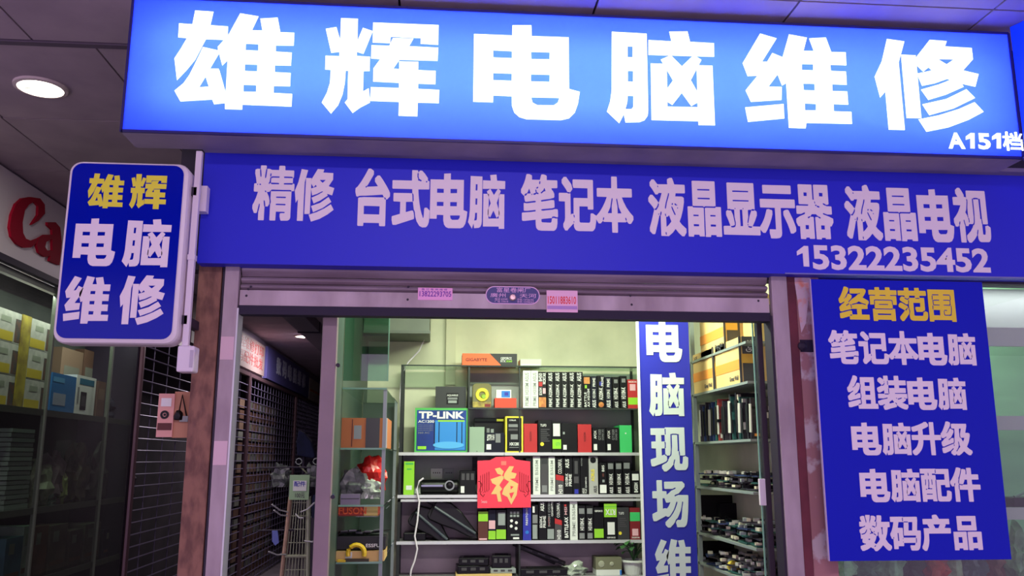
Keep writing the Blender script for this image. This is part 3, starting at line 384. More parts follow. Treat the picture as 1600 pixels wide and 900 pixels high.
tp = MB(); q = [PY(*p, YF-.004) for p in ((1240, 434), (1266, 434), (1266, 478), (1263, 468), (1259, 505), (1252, 520), (1249, 500), (1246, 470))]
tp.prism(q, (0, -.002, 0)).build('torn_paper', mat('torn_poster', (226, 198, 206), .8, col2=(236, 150, 130), scale=14, contrast=(.5, .62)), label='torn pink paper scrap stuck above the bolt on the column', cat='paper')

# shutter: curved slats above, bottom bar, rubber
sh = thing('roller_shutter', 'rolled up grey metal roller shutter under the blue fascia', 'shutter', (.35, YF+.05, 2.28))
for i, (za, zb) in enumerate(((2.545, 2.475), (2.472, 2.44), (2.437, 2.405))):
    n = 8; pr = [(YF+.035-.022*math.sin(math.pi*k/n), za+(zb-za)*k/n) for k in range(n+1)]
    s = MB().prism([(xc_+.005, y, z) for y, z in pr]+[(xc_+.005, YF+.06, zb), (xc_+.005, YF+.06, za)], (xd-xc_-.01, 0, 0)); s.build('slat', M_slat, sh)
bar = B(xc_+.004, xd-.004, YF+.005, YF+.05, 2.325, 2.402).build('bottom_bar', M_plate, sh, .003)
B(xc_+.004, xd-.004, YF+.0, YF+.07, 2.282, 2.325).build('rubber_seal', mat('dark_rubber_seal', (34, 24, 52), .7), sh)
for px, py in ((638, 448), (637, 468), (985, 462), (987, 476), (392, 448), (385, 462), (388, 452), (1185, 470), (900, 470)):
    p = PY(px, py, YF+.005); MB().lathe((p.x, YF+.005, p.z), [(0, 0), (.006, 0), (.005, .003), (0, .004)], 8, 'y').build('rivet', M_darkst, sh)
M_stk = mat('pink_sticker', (250, 176, 226), .5); M_pur = mat('purple_ink', (120, 40, 170), .6)
st = thing('phone_sticker', 'pink sticker with purple phone number on the shutter bar', 'sticker', PY(680, 459, YF))
x0, x1, z0, z1 = rect_px(653, 707, 450, 469, YF+.004); B(x0, x1, YF+.002, YF+.004, z0, z1).build('paper', M_stk, st)
text_px(st, '13822293705', 655.5, 705, 455, 463.5, YF+.002, M_pur, .012, .0008, 'number'); text_px(st, '昌 江 卷 闸 维 修', 659, 699, 450.8, 453.8, YF+.002, M_pur, 0, .0008, 'caption')
st = thing('phone_sticker', 'pale pink sticker with red phone number hanging over the shutter bar', 'sticker', PY(878, 471, YF))
x0, x1, z0, z1 = rect_px(854, 902.5, 454, 488, YF-.002); B(x0, x1, YF-.004, YF-.002, z0, z1).build('paper', mat('rose_sticker', (252, 196, 226), .5), st)
text_px(st, '15011883610', 856, 900, 463, 475, YF-.004, mat('red_ink', (240, 60, 60), .6), .012, .0008, 'number')
x0, x1, z0, z1 = rect_px(855, 902, 478, 487, YF-.004); B(x0, x1, YF-.005, YF-.004, z0+.012, z1).build('strip', mat('mauve_ink', (190, 150, 210), .6), st)
# maker's plate: stadium
pl = thing('maker_plate', 'blue oval maker plate with lock knob on the shutter bar', 'plate', PY(800, 461, YF))
x0, x1, z0, z1 = rect_px(758.5, 843.5, 447.5, 475.5, YF+.003); rr = (z1-z0)/2
def stadium(x0, x1, z0, z1, y, n=10):
    r_ = (z1-z0)/2; zc = (z0+z1)/2
    return [(x1-r_+r_*math.sin(math.pi*k/n), y, zc+r_*math.cos(math.pi*k/n)) for k in range(n+1)]+[(x0+r_-r_*math.sin(math.pi*k/n), y, zc-r_*math.cos(math.pi*k/n)) for k in range(n+1)]
MB().prism(stadium(x0, x1, z0, z1, YF+.005), (0, -.003, 0)).build('rim', mat('plate_rim', (240, 190, 232), .4), pl)
MB().prism(stadium(x0+.005, x1-.005, z0+.005, z1-.005, YF+.002), (0, -.0012, 0)).build('enamel', mat('plate_blue', (44, 40, 124), .4), pl)
M_pk = mat('plate_ink', (245, 190, 235), .5)
text_px(pl, '富星卷闸厂', 776, 829, 449.5, 457, YF+.0008, M_pk, 0, .0006); text_px(pl, '廣州', 766, 790, 458, 464.5, YF+.0008, M_pk, 0, .0006); text_px(pl, '天河', 812, 838, 459, 465.5, YF+.0008, M_pk, 0, .0006)
text_px(pl, '电话 62581\n厂址 33618', 773, 794, 465.5, 472.5, YF+.0008, M_pk, 0, .0006); text_px(pl, '手机 13726152\n手机 15398263', 808, 834, 466.5, 473.5, YF+.0008, M_pk, 0, .0006)
p = PY(801, 465, YF); MB().lathe((p.x, YF+.001, p.z), [(0, 0), (.017, 0), (.017, .008), (.012, .014), (.009, .014), (.008, .008), (0, .008)], 16, 'y').build('lock_knob', mat('brass_knob', (220, 190, 190), .3, metal=.6), pl)

# ------------------------------------------------------------------ main light box sign
mx0, mx1, mz0, mz1 = -1.462, 2.86, 3.062, 3.728
ms = thing('lightbox_sign', 'large glowing blue light box sign with white characters over the shop', 'sign', (.7, YM+.1, mz0))
B(mx0+.004, mx1-.004, YM, YM+.004, mz0+.006, mz1-.006).build('face_panel', M_face, ms)
fr = MB(); D = .20
fr.box(mx0, mx1, YM-.004, YM+.012, mz0-.006, mz0+.006).box(mx0, mx1, YM-.004, YM+.012, mz1-.006, mz1+.006).box(mx0-.006, mx0+.006, YM-.004, YM+.012, mz0-.006, mz1+.006).box(mx1-.006, mx1+.006, YM-.004, YM+.012, mz0, mz1).build('edge_trim', M_frame, ms)
B(mx0, mx1, YM+.012, YM+D, mz0-.008, mz0).build('bottom_panel', M_under, ms)
B(mx0, mx1, YM+.012, YM+D, mz1, mz1+.006).build('top_panel', M_box, ms)
B(mx0, mx1, YM+D, YM+D+.006, mz0, mz1).build('back_panel', M_box, ms)
B(mx0-.005, mx0, YM+.012, YM+D, mz0, mz1).build('side_panel', M_box, ms); B(mx1, mx1+.005, YM+.012, YM+D, mz0, mz1).build('side_panel', M_box, ms)
for zz in (3.27, 3.51): MB().tube([(mx0+.1, YM+.188, zz), (mx1-.1, YM+.188, zz)], .008).build('tube', mat('tube_lamp', (250, 250, 255), .3), ms)
for ch in BIG:
    a, c, b, d = glyph(ch)[2]
    lay_y(glyph(ch), a, c, b, d, YM-.001, .003).build('character', M_letter, ms)
text_px(ms, 'A', 1481, 1507, 207.5, 232.5, YM-.001, M_letter, .03, .003, 'unit_number'); text_px(ms, '5', 1528, 1547, 208.5, 233.5, YM-.001, M_letter, .03, .003, 'unit_number')
for x_ in (0, 148): flat_trace([[[(1138+x_, 749), (1160+x_, 750), (1161+x_, 836), (1138+x_, 835), (1138+x_, 778), (1112+x_, 787), (1112+x_, 768)]]], 1200, 0, 3.6, YM-.001, .003).build('unit_number', M_letter, ms); text_px(ms, '档', 1566.5, 1597.5, 206.5, 235.5, YM-.001, M_letter, .008, .003, 'character')
# sign of the neighbour meeting it at the corner
ns = thing('corner_sign', 'blue side face of the neighbouring sign at the top right corner', 'sign', (3.0, 3.4, 3.05))
c0 = PY(1568, 51, YM-.01); c1 = PY(1602, 215, YM-.01)
pts = [(2.866, YM-.01, mz0), (2.866, YM-.01, mz1+.03), (3.30, 2.75, mz1+.03), (3.30, 2.75, mz0)]
MB().prism(pts, (.05, .02, 0)).build('face_panel', mat('corner_sign_face', (16, 60, 235), .4, emit=(0, 50, 255), es=.55), ns)
MB().prism([(2.85, YM-.012, mz0-.02), (2.85, YM-.012, mz0), (3.30, 2.75, mz0), (3.30, 2.75, mz0-.02)], (.06, .02, 0)).build('edge_trim', M_frame, ns)

# ------------------------------------------------------------------ fascia board
fx0, fx1, fz0, fz1 = -1.160, 5.2, 2.512, 3.064
fb = thing('fascia_board', 'blue fascia board listing repair services above the shutter', 'sign', (1.5, Y2+.03, fz0))
B(fx0, fx1, Y2, YF+.018, fz0, fz1).build('board', M_blue, fb)
B(1.72, fx1, Y2-.003, Y2, fz0-.002, fz0+.005).build('edge_trim', mat('fascia_edge', (120, 120, 190), .4), fb)
B(fx0, 5.2, YM+D+.01, Y2, fz1, fz1+.02).build('top_ledge', M_under, fb)
for s, a, b, c, d in (('精修', 396, 523, 264, 345), ('台式电脑', 551, 790, 271, 355), ('笔记本', 814, 989, 279, 362), ('液晶显示器', 1013, 1300, 286, 371), ('液晶电视', 1320, 1545, 296, 377)):
    word_px(fb, s, a, b, c, d, Y2-.0005, M_white, .002)
flat_trace([[[(711, 455), (734, 456), (729, 373), (712, 372), (683, 394), (684, 411), (707, 401)]]], 980, 240, 2.58, Y2-.0005).build('phone_number', M_white, fb)
text_px(fb, '5322235452', 1269.5, 1546, 385.5, 424, Y2-.0005, M_white, .034, .002, 'phone_number')

# ------------------------------------------------------------------ hanging rounded light box
def rrect(x0, x1, z0, z1, y, r_, n=6):
    out = []
    for cx, cz, a0 in ((x1-r_, z1-r_, 0), (x0+r_, z1-r_, 90), (x0+r_, z0+r_, 180), (x1-r_, z0+r_, 270)):
        out += [(cx+r_*math.cos(math.radians(a0+90*k/n)), y, cz+r_*math.sin(math.radians(a0+90*k/n))) for k in range(n+1)]
    return out
YH = 3.95
hx0, hx1, hz0, hz1 = -1.716, -1.176, 2.10, 2.948
hs = thing('hanging_sign', 'rounded blue light box with white rim hung left of the rusty column', 'sign', (-1.44, YH+.06, hz0))
MB().prism(rrect(hx0, hx1, hz0, hz1, YH, .055), (0, .12, 0)).build('case', M_rim, hs, .018)
MB().prism(rrect(hx0+.018, hx1-.024, hz0+.022, hz1-.014, YH-.004, .045), (0, .005, 0)).build('face_panel', M_blue3, hs)
for ch, a, b, c, d, m in (('雄', 137, 194, 272, 325, M_lemon), ('辉', 203, 261, 273, 326, M_lemon), ('电', 115, 182, 342, 415, M_white), ('脑', 192, 267, 343, 417, M_white), ('维', 100, 172, 432, 505, M_white), ('修', 186, 258, 431, 507, M_white)):
    word_px(hs, ch, a, b, c, d, YH-.004, m, .0015)
for zz in (2.83, 2.22): B(hx1-.01, xa+.02, YH+.05, YH+.3, zz-.02, zz+.02).build('bracket', M_darkst, hs)
x0, x1, z0, z1 = rect_px(305, 316, 290, 330, 4.05); B(x0, x1+.02, 4.05, 4.10, z0, z1).build('junction_box', M_pvc, hs)
# conduit and switch box
cd = thing('conduit', 'white plastic cable conduit running down beside the hanging sign', 'conduit', (-1.15, 4.02, 2.1))
B(-1.168, -1.140, 4.0, 4.03, 2.10, 3.03).build('trunking', M_pvc, cd, .003)
B(-1.171, -1.137, 3.997, 4.033, 2.50, 2.525).build('clip', M_pvc, cd)
sb = thing('switch_box', 'small white electric box at the foot of the conduit', 'electrical box', (-1.15, 4.02, 1.98))
x0, x1, z0, z1 = rect_px(276, 303, 540, 581, 3.985); B(x0, x1, 3.985, 4.07, z0, z1).build('case', M_pvc, sb, .008)
B(x1-.018, x1-.004, 3.981, 3.985, z0+.02, z1-.02).build('side_cover', mat('grey_cover', (196, 186, 202), .5), sb)
# two cards hung by the column
hc = thing('price_card', 'pink cardboard card with round dial hung beside the rusty column', 'card', (-1.33, 4.3, 1.7))
x0, x1, z0, z1 = rect_px(246, 271, 615, 683, 4.3); B(x0, x1, 4.3, 4.312, z0, z1).build('card', mat('pink_card', (226, 168, 156), .7), hc)
x0, x1, z0, z1 = rect_px(252, 268, 622, 635, 4.299); B(x0, x1, 4.297, 4.3, z0, z1).build('label_patch', M_ink, hc)
p = PY(257.5, 648, 4.3); MB().lathe((p.x, 4.299, p.z), [(.010, 0), (.020, 0), (.020, .004), (.010, .004)], 18, 'y').build('dial_ring', M_bplas, hc); MB().lathe((p.x, 4.299, p.z), [(0, 0), (.006, 0), (.005, .004), (0, .004)], 10, 'y').build('dial_centre', M_bplas, hc)
x0, x1, z0, z1 = rect_px(246, 268, 661, 672, 4.299); B(x0, x1, 4.297, 4.3, z0, z1).build('stripe', M_brn, hc)
hc = thing('blister_card', 'brown cardboard blister card with a black strapped gadget hung beside the column', 'card', (-1.25, 4.3, 1.7))
x0, x1, z0, z1 = rect_px(271, 297, 612, 684, 4.31); B(x0, x1, 4.31, 4.32, z0, z1).build('card', mat('tan_card', (196, 142, 112), .7), hc)
p = PY(279, 650, 4.3); MB().blob((p.x, 4.295, p.z-.02), .022, .015, .05, .1, 3, 2).build('gadget', M_bplas, hc)
a, b, c = PY(279, 648, 4.3), PY(285, 617, 4.3), PY(292, 652, 4.3); MB().tube([a, b, c], .004, 6).build('strap', M_bplas, hc)
x0, x1, z0, z1 = rect_px(281, 294, 650, 659, 4.3); B(x0, x1, 4.295, 4.31, z0, z1).build('buckle', M_gry, hc)

# ------------------------------------------------------------------ blue list panel
pn = thing('service_panel', 'tall blue panel listing the business scope right of the door', 'sign', (2.29, 4.11, 1.127))
B(1.842, 2.742, 4.098, 4.11, 1.127, 2.482).build('board', M_blue2, pn)
B(1.838, 1.842, 4.097, 4.111, 1.127, 2.482).build('edge_trim', mat('panel_edge', (200, 180, 215), .4), pn)
word_px(pn, '经营范围', 1311, 1494, 452, 501.5, 4.0975, M_yellow)
for s, a, b, c, d in (('笔记本电脑', 1295, 1525, 520, 570), ('组装电脑', 1324, 1510, 590, 640), ('电脑升级', 1330, 1517, 661, 711), ('电脑配件', 1343, 1532, 733, 784), ('数码产品', 1343, 1535, 807, 860)):
    word_px(pn, s, a, b, c, d, 4.0975, M_white)

# ------------------------------------------------------------------ shop interior: vertical banner
YB = 5.3
bx0, bx1 = PY(1003, 700, YB).x-.012, PY(1080, 700, YB).x
bn = thing('vertical_banner', 'tall narrow blue banner board with white characters inside the shop', 'banner', ((bx0+bx1)/2, YB, .0))
B(bx0+.012, bx1+.012, YB, YB+.02, .1, 2.62).build('board', mat('banner_blue', (28, 36, 156), .5), bn)
B(bx0, bx0+.012, YB-.004, YB+.024, Z0, 2.62).build('edge_strip', M_wht, bn)
M_bw = mat('banner_white', (198, 212, 204), .5)
for ch, a, b, c, d in (('电', 1009, 1066, 501, 565), ('脑', 1013, 1070, 583, 650), ('现', 1016, 1075, 668, 736), ('场', 1019, 1077, 753, 824), ('维', 1023, 1081, 843, 914), ('修', 1027, 1086, 934, 1006)):
    word_px(bn, ch, a, b, c, d, YB-.0005, M_bw)

# shelf unit on the back wall
YS, YI = 6.40, 6.425
sx0, sx1 = -.285, 1.503
su = thing('shelf_unit', 'wide open display shelf with white edges against the back wall', 'shelf', (.6, 6.57, Z0))
LEV = [2.278, 1.966, 1.643, 1.343, 1.022, .775, .45]
M_dgl = mat('smoked_glass_shelf', (58, 66, 62), .2); M_shb = mat('shelf_board', (120, 116, 120), .5); M_bkb = mat('shelf_back_board', (178, 182, 178), .7, col2=(160, 164, 162), scale=2)
M_bkl = mat('shelf_back_mauve_lit', (206, 194, 196), .75, col2=(176, 164, 170), scale=3)  # mauve light from outside put into the colour of the lower boards
xm0, xm1 = PY(733, 600, YS).x, PY(812, 600, YS).x
B(sx0, sx1, YS, 6.70, LEV[0]-.008, LEV[0]).build('top_shelf', M_gglass, su)
B(sx0, sx1, YS-.004, YS, LEV[0]-.009, LEV[0]+.001).build('shelf_lip', M_dgl, su)
B(xm0, sx1, YS, 6.70, LEV[1]-.008, LEV[1]).build('glass_shelf', M_gglass, su)
B(xm0, sx1, YS-.004, YS, LEV[1]-.009, LEV[1]+.001).build('shelf_lip', M_dgl, su)
for i in (2, 3, 4, 5, 6):
    b_ = B(sx0, sx1, YS+.012, 6.70, LEV[i]-.018, LEV[i]).build('shelf_board', M_shb, su)
    B(sx0-.004, sx1+.004, YS, YS+.012, LEV[i]-.021, LEV[i]+.001).build('front_edge', M_alu, b_)
B(sx0, sx1, YS+.004, YS+.012, LEV[3]-.047, LEV[3]-.030).build('light_rail', M_alu, su)
for x in (sx0, sx1-.02):
    for y in (YS+.004, 6.66): B(x, x+.02, y, y+.02, Z0, LEV[0]-.008).build('upright', mat('dark_upright', (48, 52, 50), .4, metal=.4), su)
B(xm0-.006, xm0+.006, YS+.006, 6.69, LEV[2], LEV[0]-.008).build('divider', MATS['dark_upright'], su)
B(xm1-.005, xm1+.005, YS+.006, YS+.02, LEV[2], LEV[0]-.008).build('divider', MATS['dark_upright'], su)
xq = PY(812, 860, YS).x; B(xq-.006, xq+.006, YS+.006, 6.69, LEV[5], LEV[4]-.02).build('divider', MATS['dark_upright'], su)
B(xm0, sx1, 6.69, 6.70, LEV[2], LEV[0]-.03).build('back_board', M_bkb, su)
B(sx0, sx1, 6.69, 6.70, LEV[3], LEV[2]-.02).build('back_board', M_bkb, su)  # this board and the next are added where the wall lies in shelf shade
B(sx0, sx1, 6.69, 6.70, .45, LEV[3]-.02).build('back_board', M_bkl, su)
B(sx1-.012, sx1, YS+.03, 6.69, LEV[2], LEV[0]-.01).build('side_glass', M_gglass, su)

# ---- product boxes
def slab(parent, rect, m, Y, name='print', t=.0012):
    x0, x1, z0, z1 = rect; return B(x0, x1, Y-t, Y, z0, z1).build(name, m, parent)
def vtext(parent, s, x0, x1, z0, z1, Y, m, bold=.012, name='lettering'):   # reads from bottom to top
    return lay(text_geo(s, bold), (x1, Y, z0), (0, 0, z1-z0), (-(x1-x0), 0, 0), (0, -1, 0), .0008).build(name, m, parent)
def htext(parent, s, x0, x1, z0, z1, Y, m, bold=.01, name='lettering'):
    return lay_y(text_geo(s, bold), x0, x1, z0, z1, Y, .0008).build(name, m, parent)
def pbox(px0, px1, pyt, lev, m, label, cat='box', group=None, depth=.22, Y=None, name='product_box', z0=None):
    """a box standing on shelf level lev, front face between pixel columns px0..px1, top at pixel row pyt"""
    Y = YI if Y is None else Y
    z0 = LEV[lev] if z0 is None else z0
    pm = (px0+px1)/2; z1 = PY(pm, pyt, Y).z; zm = (z0+z1)/2
    yy = pyt+30
    x0, x1 = PY(px0, yy, Y).x+.0008, PY(px1, yy, Y).x-.0008
    t = thing(name, label, cat, ((x0+x1)/2, Y+depth/2, z0), group)
    B(x0, x1, Y, Y+depth, z0+.0005, z1).build('carton', m, t)
    return t, x0, x1, z0, z1, Y
def F(r_, u0, u1, v0, v1):
    t, x0, x1, z0, z1, Y = r_; return (x0+(x1-x0)*u0, x0+(x1-x0)*u1, z0+(z1-z0)*v0, z0+(z1-z0)*v1)
def put(r_, u0, u1, v0, v1, m, name='print'): return slab(r_[0], F(r_, u0, u1, v0, v1), m, r_[5], name, .0009+.0001*min(9, len(r_[0].children)))
def wr(r_, s, u0, u1, v0, v1, m=None, up=False, bold=.012):
    a = F(r_, u0, u1, v0, v1); return (vtext if up else htext)(r_[0], s, *a, r_[5]-.0013, m or M_ink, bold)
ORD = ['first', 'second', 'third', 'fourth', 'fifth', 'sixth', 'seventh', 'eighth', 'ninth', 'tenth']

# top of the unit
r_ = pbox(722, 808, 552.5, 0, M_ora, 'orange and grey graphics card box lying on top of the shelf unit', depth=.2)
a, b, c, d = F(r_, 0, 1, 0, 1)
MB().prism([(a+(b-a)*.50, YI, d), (b, YI, d), (b, YI, c), (a+(b-a)*.72, YI, c)], (0, -.0012, 0)).build('grey_corner', M_char, r_[0])
wr(r_, 'GIGABYTE', .06, .45, .36, .62, mat('brand_dark', (110, 40, 24), .6), bold=.02); wr(r_, 'GEFORCE', .70, .90, .52, .72); wr(r_, 'RTX', .70, .79, .30, .48); wr(r_, '3060', .80, .91, .30, .48, M_lime)
r_ = pbox(813, 846, 561, 0, mat('pale_green_card', (206, 226, 200), .6), 'flat pale box lying on top of the shelf beside the orange box', depth=.2)
put(r_, .05, .95, .1, .3, M_wht)
# row A
r_ = pbox(680, 728, 604, 2, M_char, 'charcoal box with a black label sitting on the router box', Y=YI+.03, z0=PY(690, 637.5, YI).z, depth=.18)
put(r_, .36, .76, .18, .70, M_blk); wr(r_, 'AQUARIUS', .38, .74, .54, .64); put(r_, .40, .72, .40, .50, M_ginkg); put(r_, .42, .70, .24, .36, M_gry)
bp = thing('blister_pack', 'clear blister pack holding a yellow gadget on the glass shelf', 'package', (.26, 6.5, LEV[1]))
x0, x1, z0, z1 = rect_px(738, 768, 599, 636, YI); z0 = LEV[1]
MB().prism(rrect(x0, x1, z0, z1, YI, .03), (0, .10, 0)).build('shell', mat('blister_plastic', (128, 124, 84), .15), bp, .008)
cx, cz = (x0+x1)/2, (z0+z1)/2; MB().lathe((cx+.002, YI, cz+.006), [(.022, 0), (.052, 0), (.048, .012), (.026, .012)], 20, 'y').build('coil', mat('yellow_gadget', (222, 206, 60), .35), bp)
MB().lathe((cx+.012, YI, cz-.008), [(0, 0), (.020, 0), (.014, .018), (0, .018)], 14, 'y').build('button', mat('green_gadget', (150, 190, 60), .35), bp)
B(x0+.004, x1-.004, YI-.003, YI, z0+.004, z0+.045).build('insert_card', mat('blister_card_brown', (130, 110, 60), .6, col2=(190, 170, 80), scale=40), bp); B(x1-.05, x1-.008, YI-.005, YI-.003, z0+.008, z0+.03).build('red_label', M_dred, bp)
r_ = pbox(773, 807, 622, 1, M_ored, 'plain orange red box on the glass shelf', depth=.14); ztop = r_[4]
r_ = pbox(775, 799, 609, 1, M_wht, 'small white phone box standing on the orange red box', depth=.06, z0=ztop); put(r_, .35, .92, .08, .86, M_cyan, 'screen_picture'); put(r_, .55, .8, .3, .7, M_rblu, 'screen_icon')
TOP = [(817, 829.5, 579, 'w'), (829.5, 841, 579, 'w2'), (841, 854, 581, 'c'), (855, 865.4, 581, 'k'), (866, 876.6, 581, 'k'), (877, 887.8, 581, 'k'), (888.4, 899, 581, 'k'), (899.6, 911, 581, 'k'), (911.8, 922.5, 587.5, 'c2'), (923.3, 933, 588, 'k2'), (933.6, 944.6, 587, 'c3'), (945.4, 956, 589, 'k2'), (957, 967.8, 589, 'k3'), (969, 980, 587.5, 'k3')]
nk = 0
for px0, px1, pt, k in TOP:
    i = TOP.index((px0, px1, pt, k))
    if k[0] == 'w':
        r_ = pbox(px0, px1, pt, 1, M_wht, ('white motherboard box with grey upright lettering, leftmost on the top row' if k == 'w' else 'plain white motherboard box between lettered white and colourful boxes, top row'), group='upright boxes on the top row')
        wr(r_, 'PRIME H310M ASUS', .25, .75, .06, .94, mat('pale_grey_ink', (160, 166, 160), .6), True)
    elif k[0] == 'c':
        lab = {'c': 'black box with orange picture and red mark beside the white boxes, top row', 'c2': 'black gaming box with fiery orange picture at its top, middle of the top row', 'c3': 'black box with gold disc at its foot on the top row'}[k]
        r_ = pbox(px0, px1, pt, 1, M_blk, lab, group='upright boxes on the top row')
        if k == 'c':
            put(r_, .06, .94, .03, .30, M_gold, 'picture'); put(r_, .05, .5, .60, .72, M_red); wr(r_, 'B450', .05, .46, .74, .96, None, True, .02); wr(r_, 'MORTAR', .54, .94, .66, .97, None, True, .02); wr(r_, 'B365M', .1, .45, .36, .56, None, True); put(r_, .55, .9, .40, .55, M_pink)
        elif k == 'c2':
            put(r_, .05, .95, .76, .96, M_gold, 'picture'); put(r_, .2, .5, .62, .72, M_lime); wr(r_, 'BATTLE', .08, .42, .05, .5, None, True); wr(r_, 'AX H310M', .55, .92, .05, .6, None, True)
        else:
            a = F(r_, .5, .5, .12, .12); MB().lathe((a[0], YI, a[2]), [(0, 0), (.02, 0), (.02, .0015), (0, .0015)], 16, 'y').build('gold_disc', M_gold, r_[0]); wr(r_, 'A320M-K', .2, .8, .26, .64, None, True, .02); put(r_, .3, .7, .7, .82, M_rblu); wr(r_, 'PRIME', .55, .9, .68, .97, None, True)
    else:
        nk += 1
        r_ = pbox(px0, px1, pt, 1, M_blk if k != 'k2' else M_navy, '%s black motherboard box with white spine lettering from the left, top row' % ORD[nk-1], group='upright boxes on the top row')
        if k == 'k':
            m_ = M_ink; wr(r_, 'ASUS', .18, .78, .74, .97, m_, True, .02); wr(r_, 'PRIME A320M-K', .24, .74, .04, .66, m_, True, .015)
        elif k == 'k2': wr(r_, 'ASUS', .2, .8, .03, .26, None, True, .02); wr(r_, 'H310M-E', .25, .75, .32, .60, None, True); wr(r_, 'PRIME', .3, .75, .68, .95, None, True)
        else: wr(r_, 'H310M-K', .15, .8, .30, .66, None, True, .02); wr(r_, 'ASUS', .3, .8, .03, .22, None, True, .02); put(r_, .25, .8, .80, .92, M_ginkg)
r_ = pbox(981, 996.5, 593, 1, M_red, 'red and lime box at the right end of the top row'); put(r_, .02, .98, .14, .38, M_lime); put(r_, .22, .8, .62, .84, M_pink); wr(r_, 'RADEON', .1, .9, .89, .95)
# row B
tl = pbox(648, 731.5, 637.5, 2, M_gfr, 'large green framed router box showing a blue router, left on the middle shelf', depth=.1); Yt = tl[5]
put(tl, .035, .965, .04, .95, mat('router_box_navy', (16, 40, 110), .4, col2=(24, 70, 160), scale=2.5), 'front_picture')
a = F(tl, .38, .945, .06, .72); B(a[0], a[1], Yt-.0022, Yt-.0012, a[2], a[3]).build('sky_panel', mat('router_panel', (50, 140, 220), .4), tl[0])
wr(tl, 'TP-LINK', .07, .93, .76, .92, None, bold=.04); wr(tl, 'AC1200', .06, .36, .665, .725, None, bold=.02)
a = F(tl, .43, .93, .69, .725); B(a[0], a[1], Yt-.0034, Yt-.0022, a[2], a[3]).build('green_band', M_lime, tl[0])
put(tl[:5]+(Yt-.0012,), .06, .22, .07, .14, M_lime, 'corner_label'); wr(tl, '+5G', .82, .94, .64, .68)
for v in (.62, .58, .54, .50): wr(tl, 'wireless dual band gigabit', .06, .34, v-.02, v+.01, M_ginkg, bold=0)
wr(tl, '360 AC', .06, .28, .42, .46, M_ginkg)
rt = MB(); c_ = F(tl, .635, .635, .165, .165); w_ = (tl[2]-tl[1])
rt.lathe((c_[0], Yt-.0025, c_[2]), [(0, 0), (1, 0), (1, .004), (0, .004)], 28, 'y'); rt.v = [((x-c_[0])*w_*.29+c_[0], y, (z-c_[2])*w_*.065+c_[2]) for x, y, z in rt.v]; rt.build('router_picture', mat('router_body', (90, 180, 240), .3), tl[0])
for u in (.455, .79, .885, .37): a = F(tl, u-.008, u+.008, .20, .68); B(a[0], a[1], Yt-.0035, Yt-.0022, a[2], a[3]).build('antenna_picture', M_navy, tl[0])
r_ = pbox(733, 757, 667, 2, mat('sage_card', (150, 172, 152), .6), 'plain grey green box leaning at the left of the middle row', depth=.12, Y=YI-.0); put(r_, .48, .54, .03, .06, M_char)
r_ = pbox(741, 787, 653, 2, M_blk, 'black box with yellow stripes behind the plain grey green box', depth=.1, Y=YI+.125, name='power_supply_box')
put(r_, .76, 1, .90, .97, M_yel); wr(r_, 'HX1200', .70, .99, .16, .26, M_yel); put(r_, .40, .98, .52, .54, M_ginkg); put(r_, .42, .52, .38, .70, M_ginkg); put(r_, .56, .66, .42, .68, M_gry)
r_ = pbox(757.5, 788, 676, 2, M_navy, 'low black box with white barcode tag in front of the yellow striped box', depth=.11); put(r_, .08, .32, .15, .42, M_ink, 'barcode_tag'); wr(r_, 'TX550M', .1, .5, .6, .9, None, True); put(r_, .55, .8, .5, .95, M_ginkg)
r_ = pbox(789.5, 817.5, 650.5, 2, M_yel, 'black power supply box with bright yellow frame on the middle row', depth=.2, Y=YI-.006)
put(r_, .09, .91, .04, .955, M_blk, 'front_panel'); Yk = r_[5]-.0012; rk = r_[:5]+(Yk,); wr(rk, 'CORSAIR', .22, .6, .87, .91); wr(rk, 'HX1200', .24, .78, .19, .28, None, bold=.03); put(rk, .18, .7, .70, .78, M_ginkg); put(rk, .18, .7, .60, .66, M_dgry); put(rk, .3, .7, .36, .50, M_ginkg); put(rk, .22, .8, .13, .15, M_ginkg)
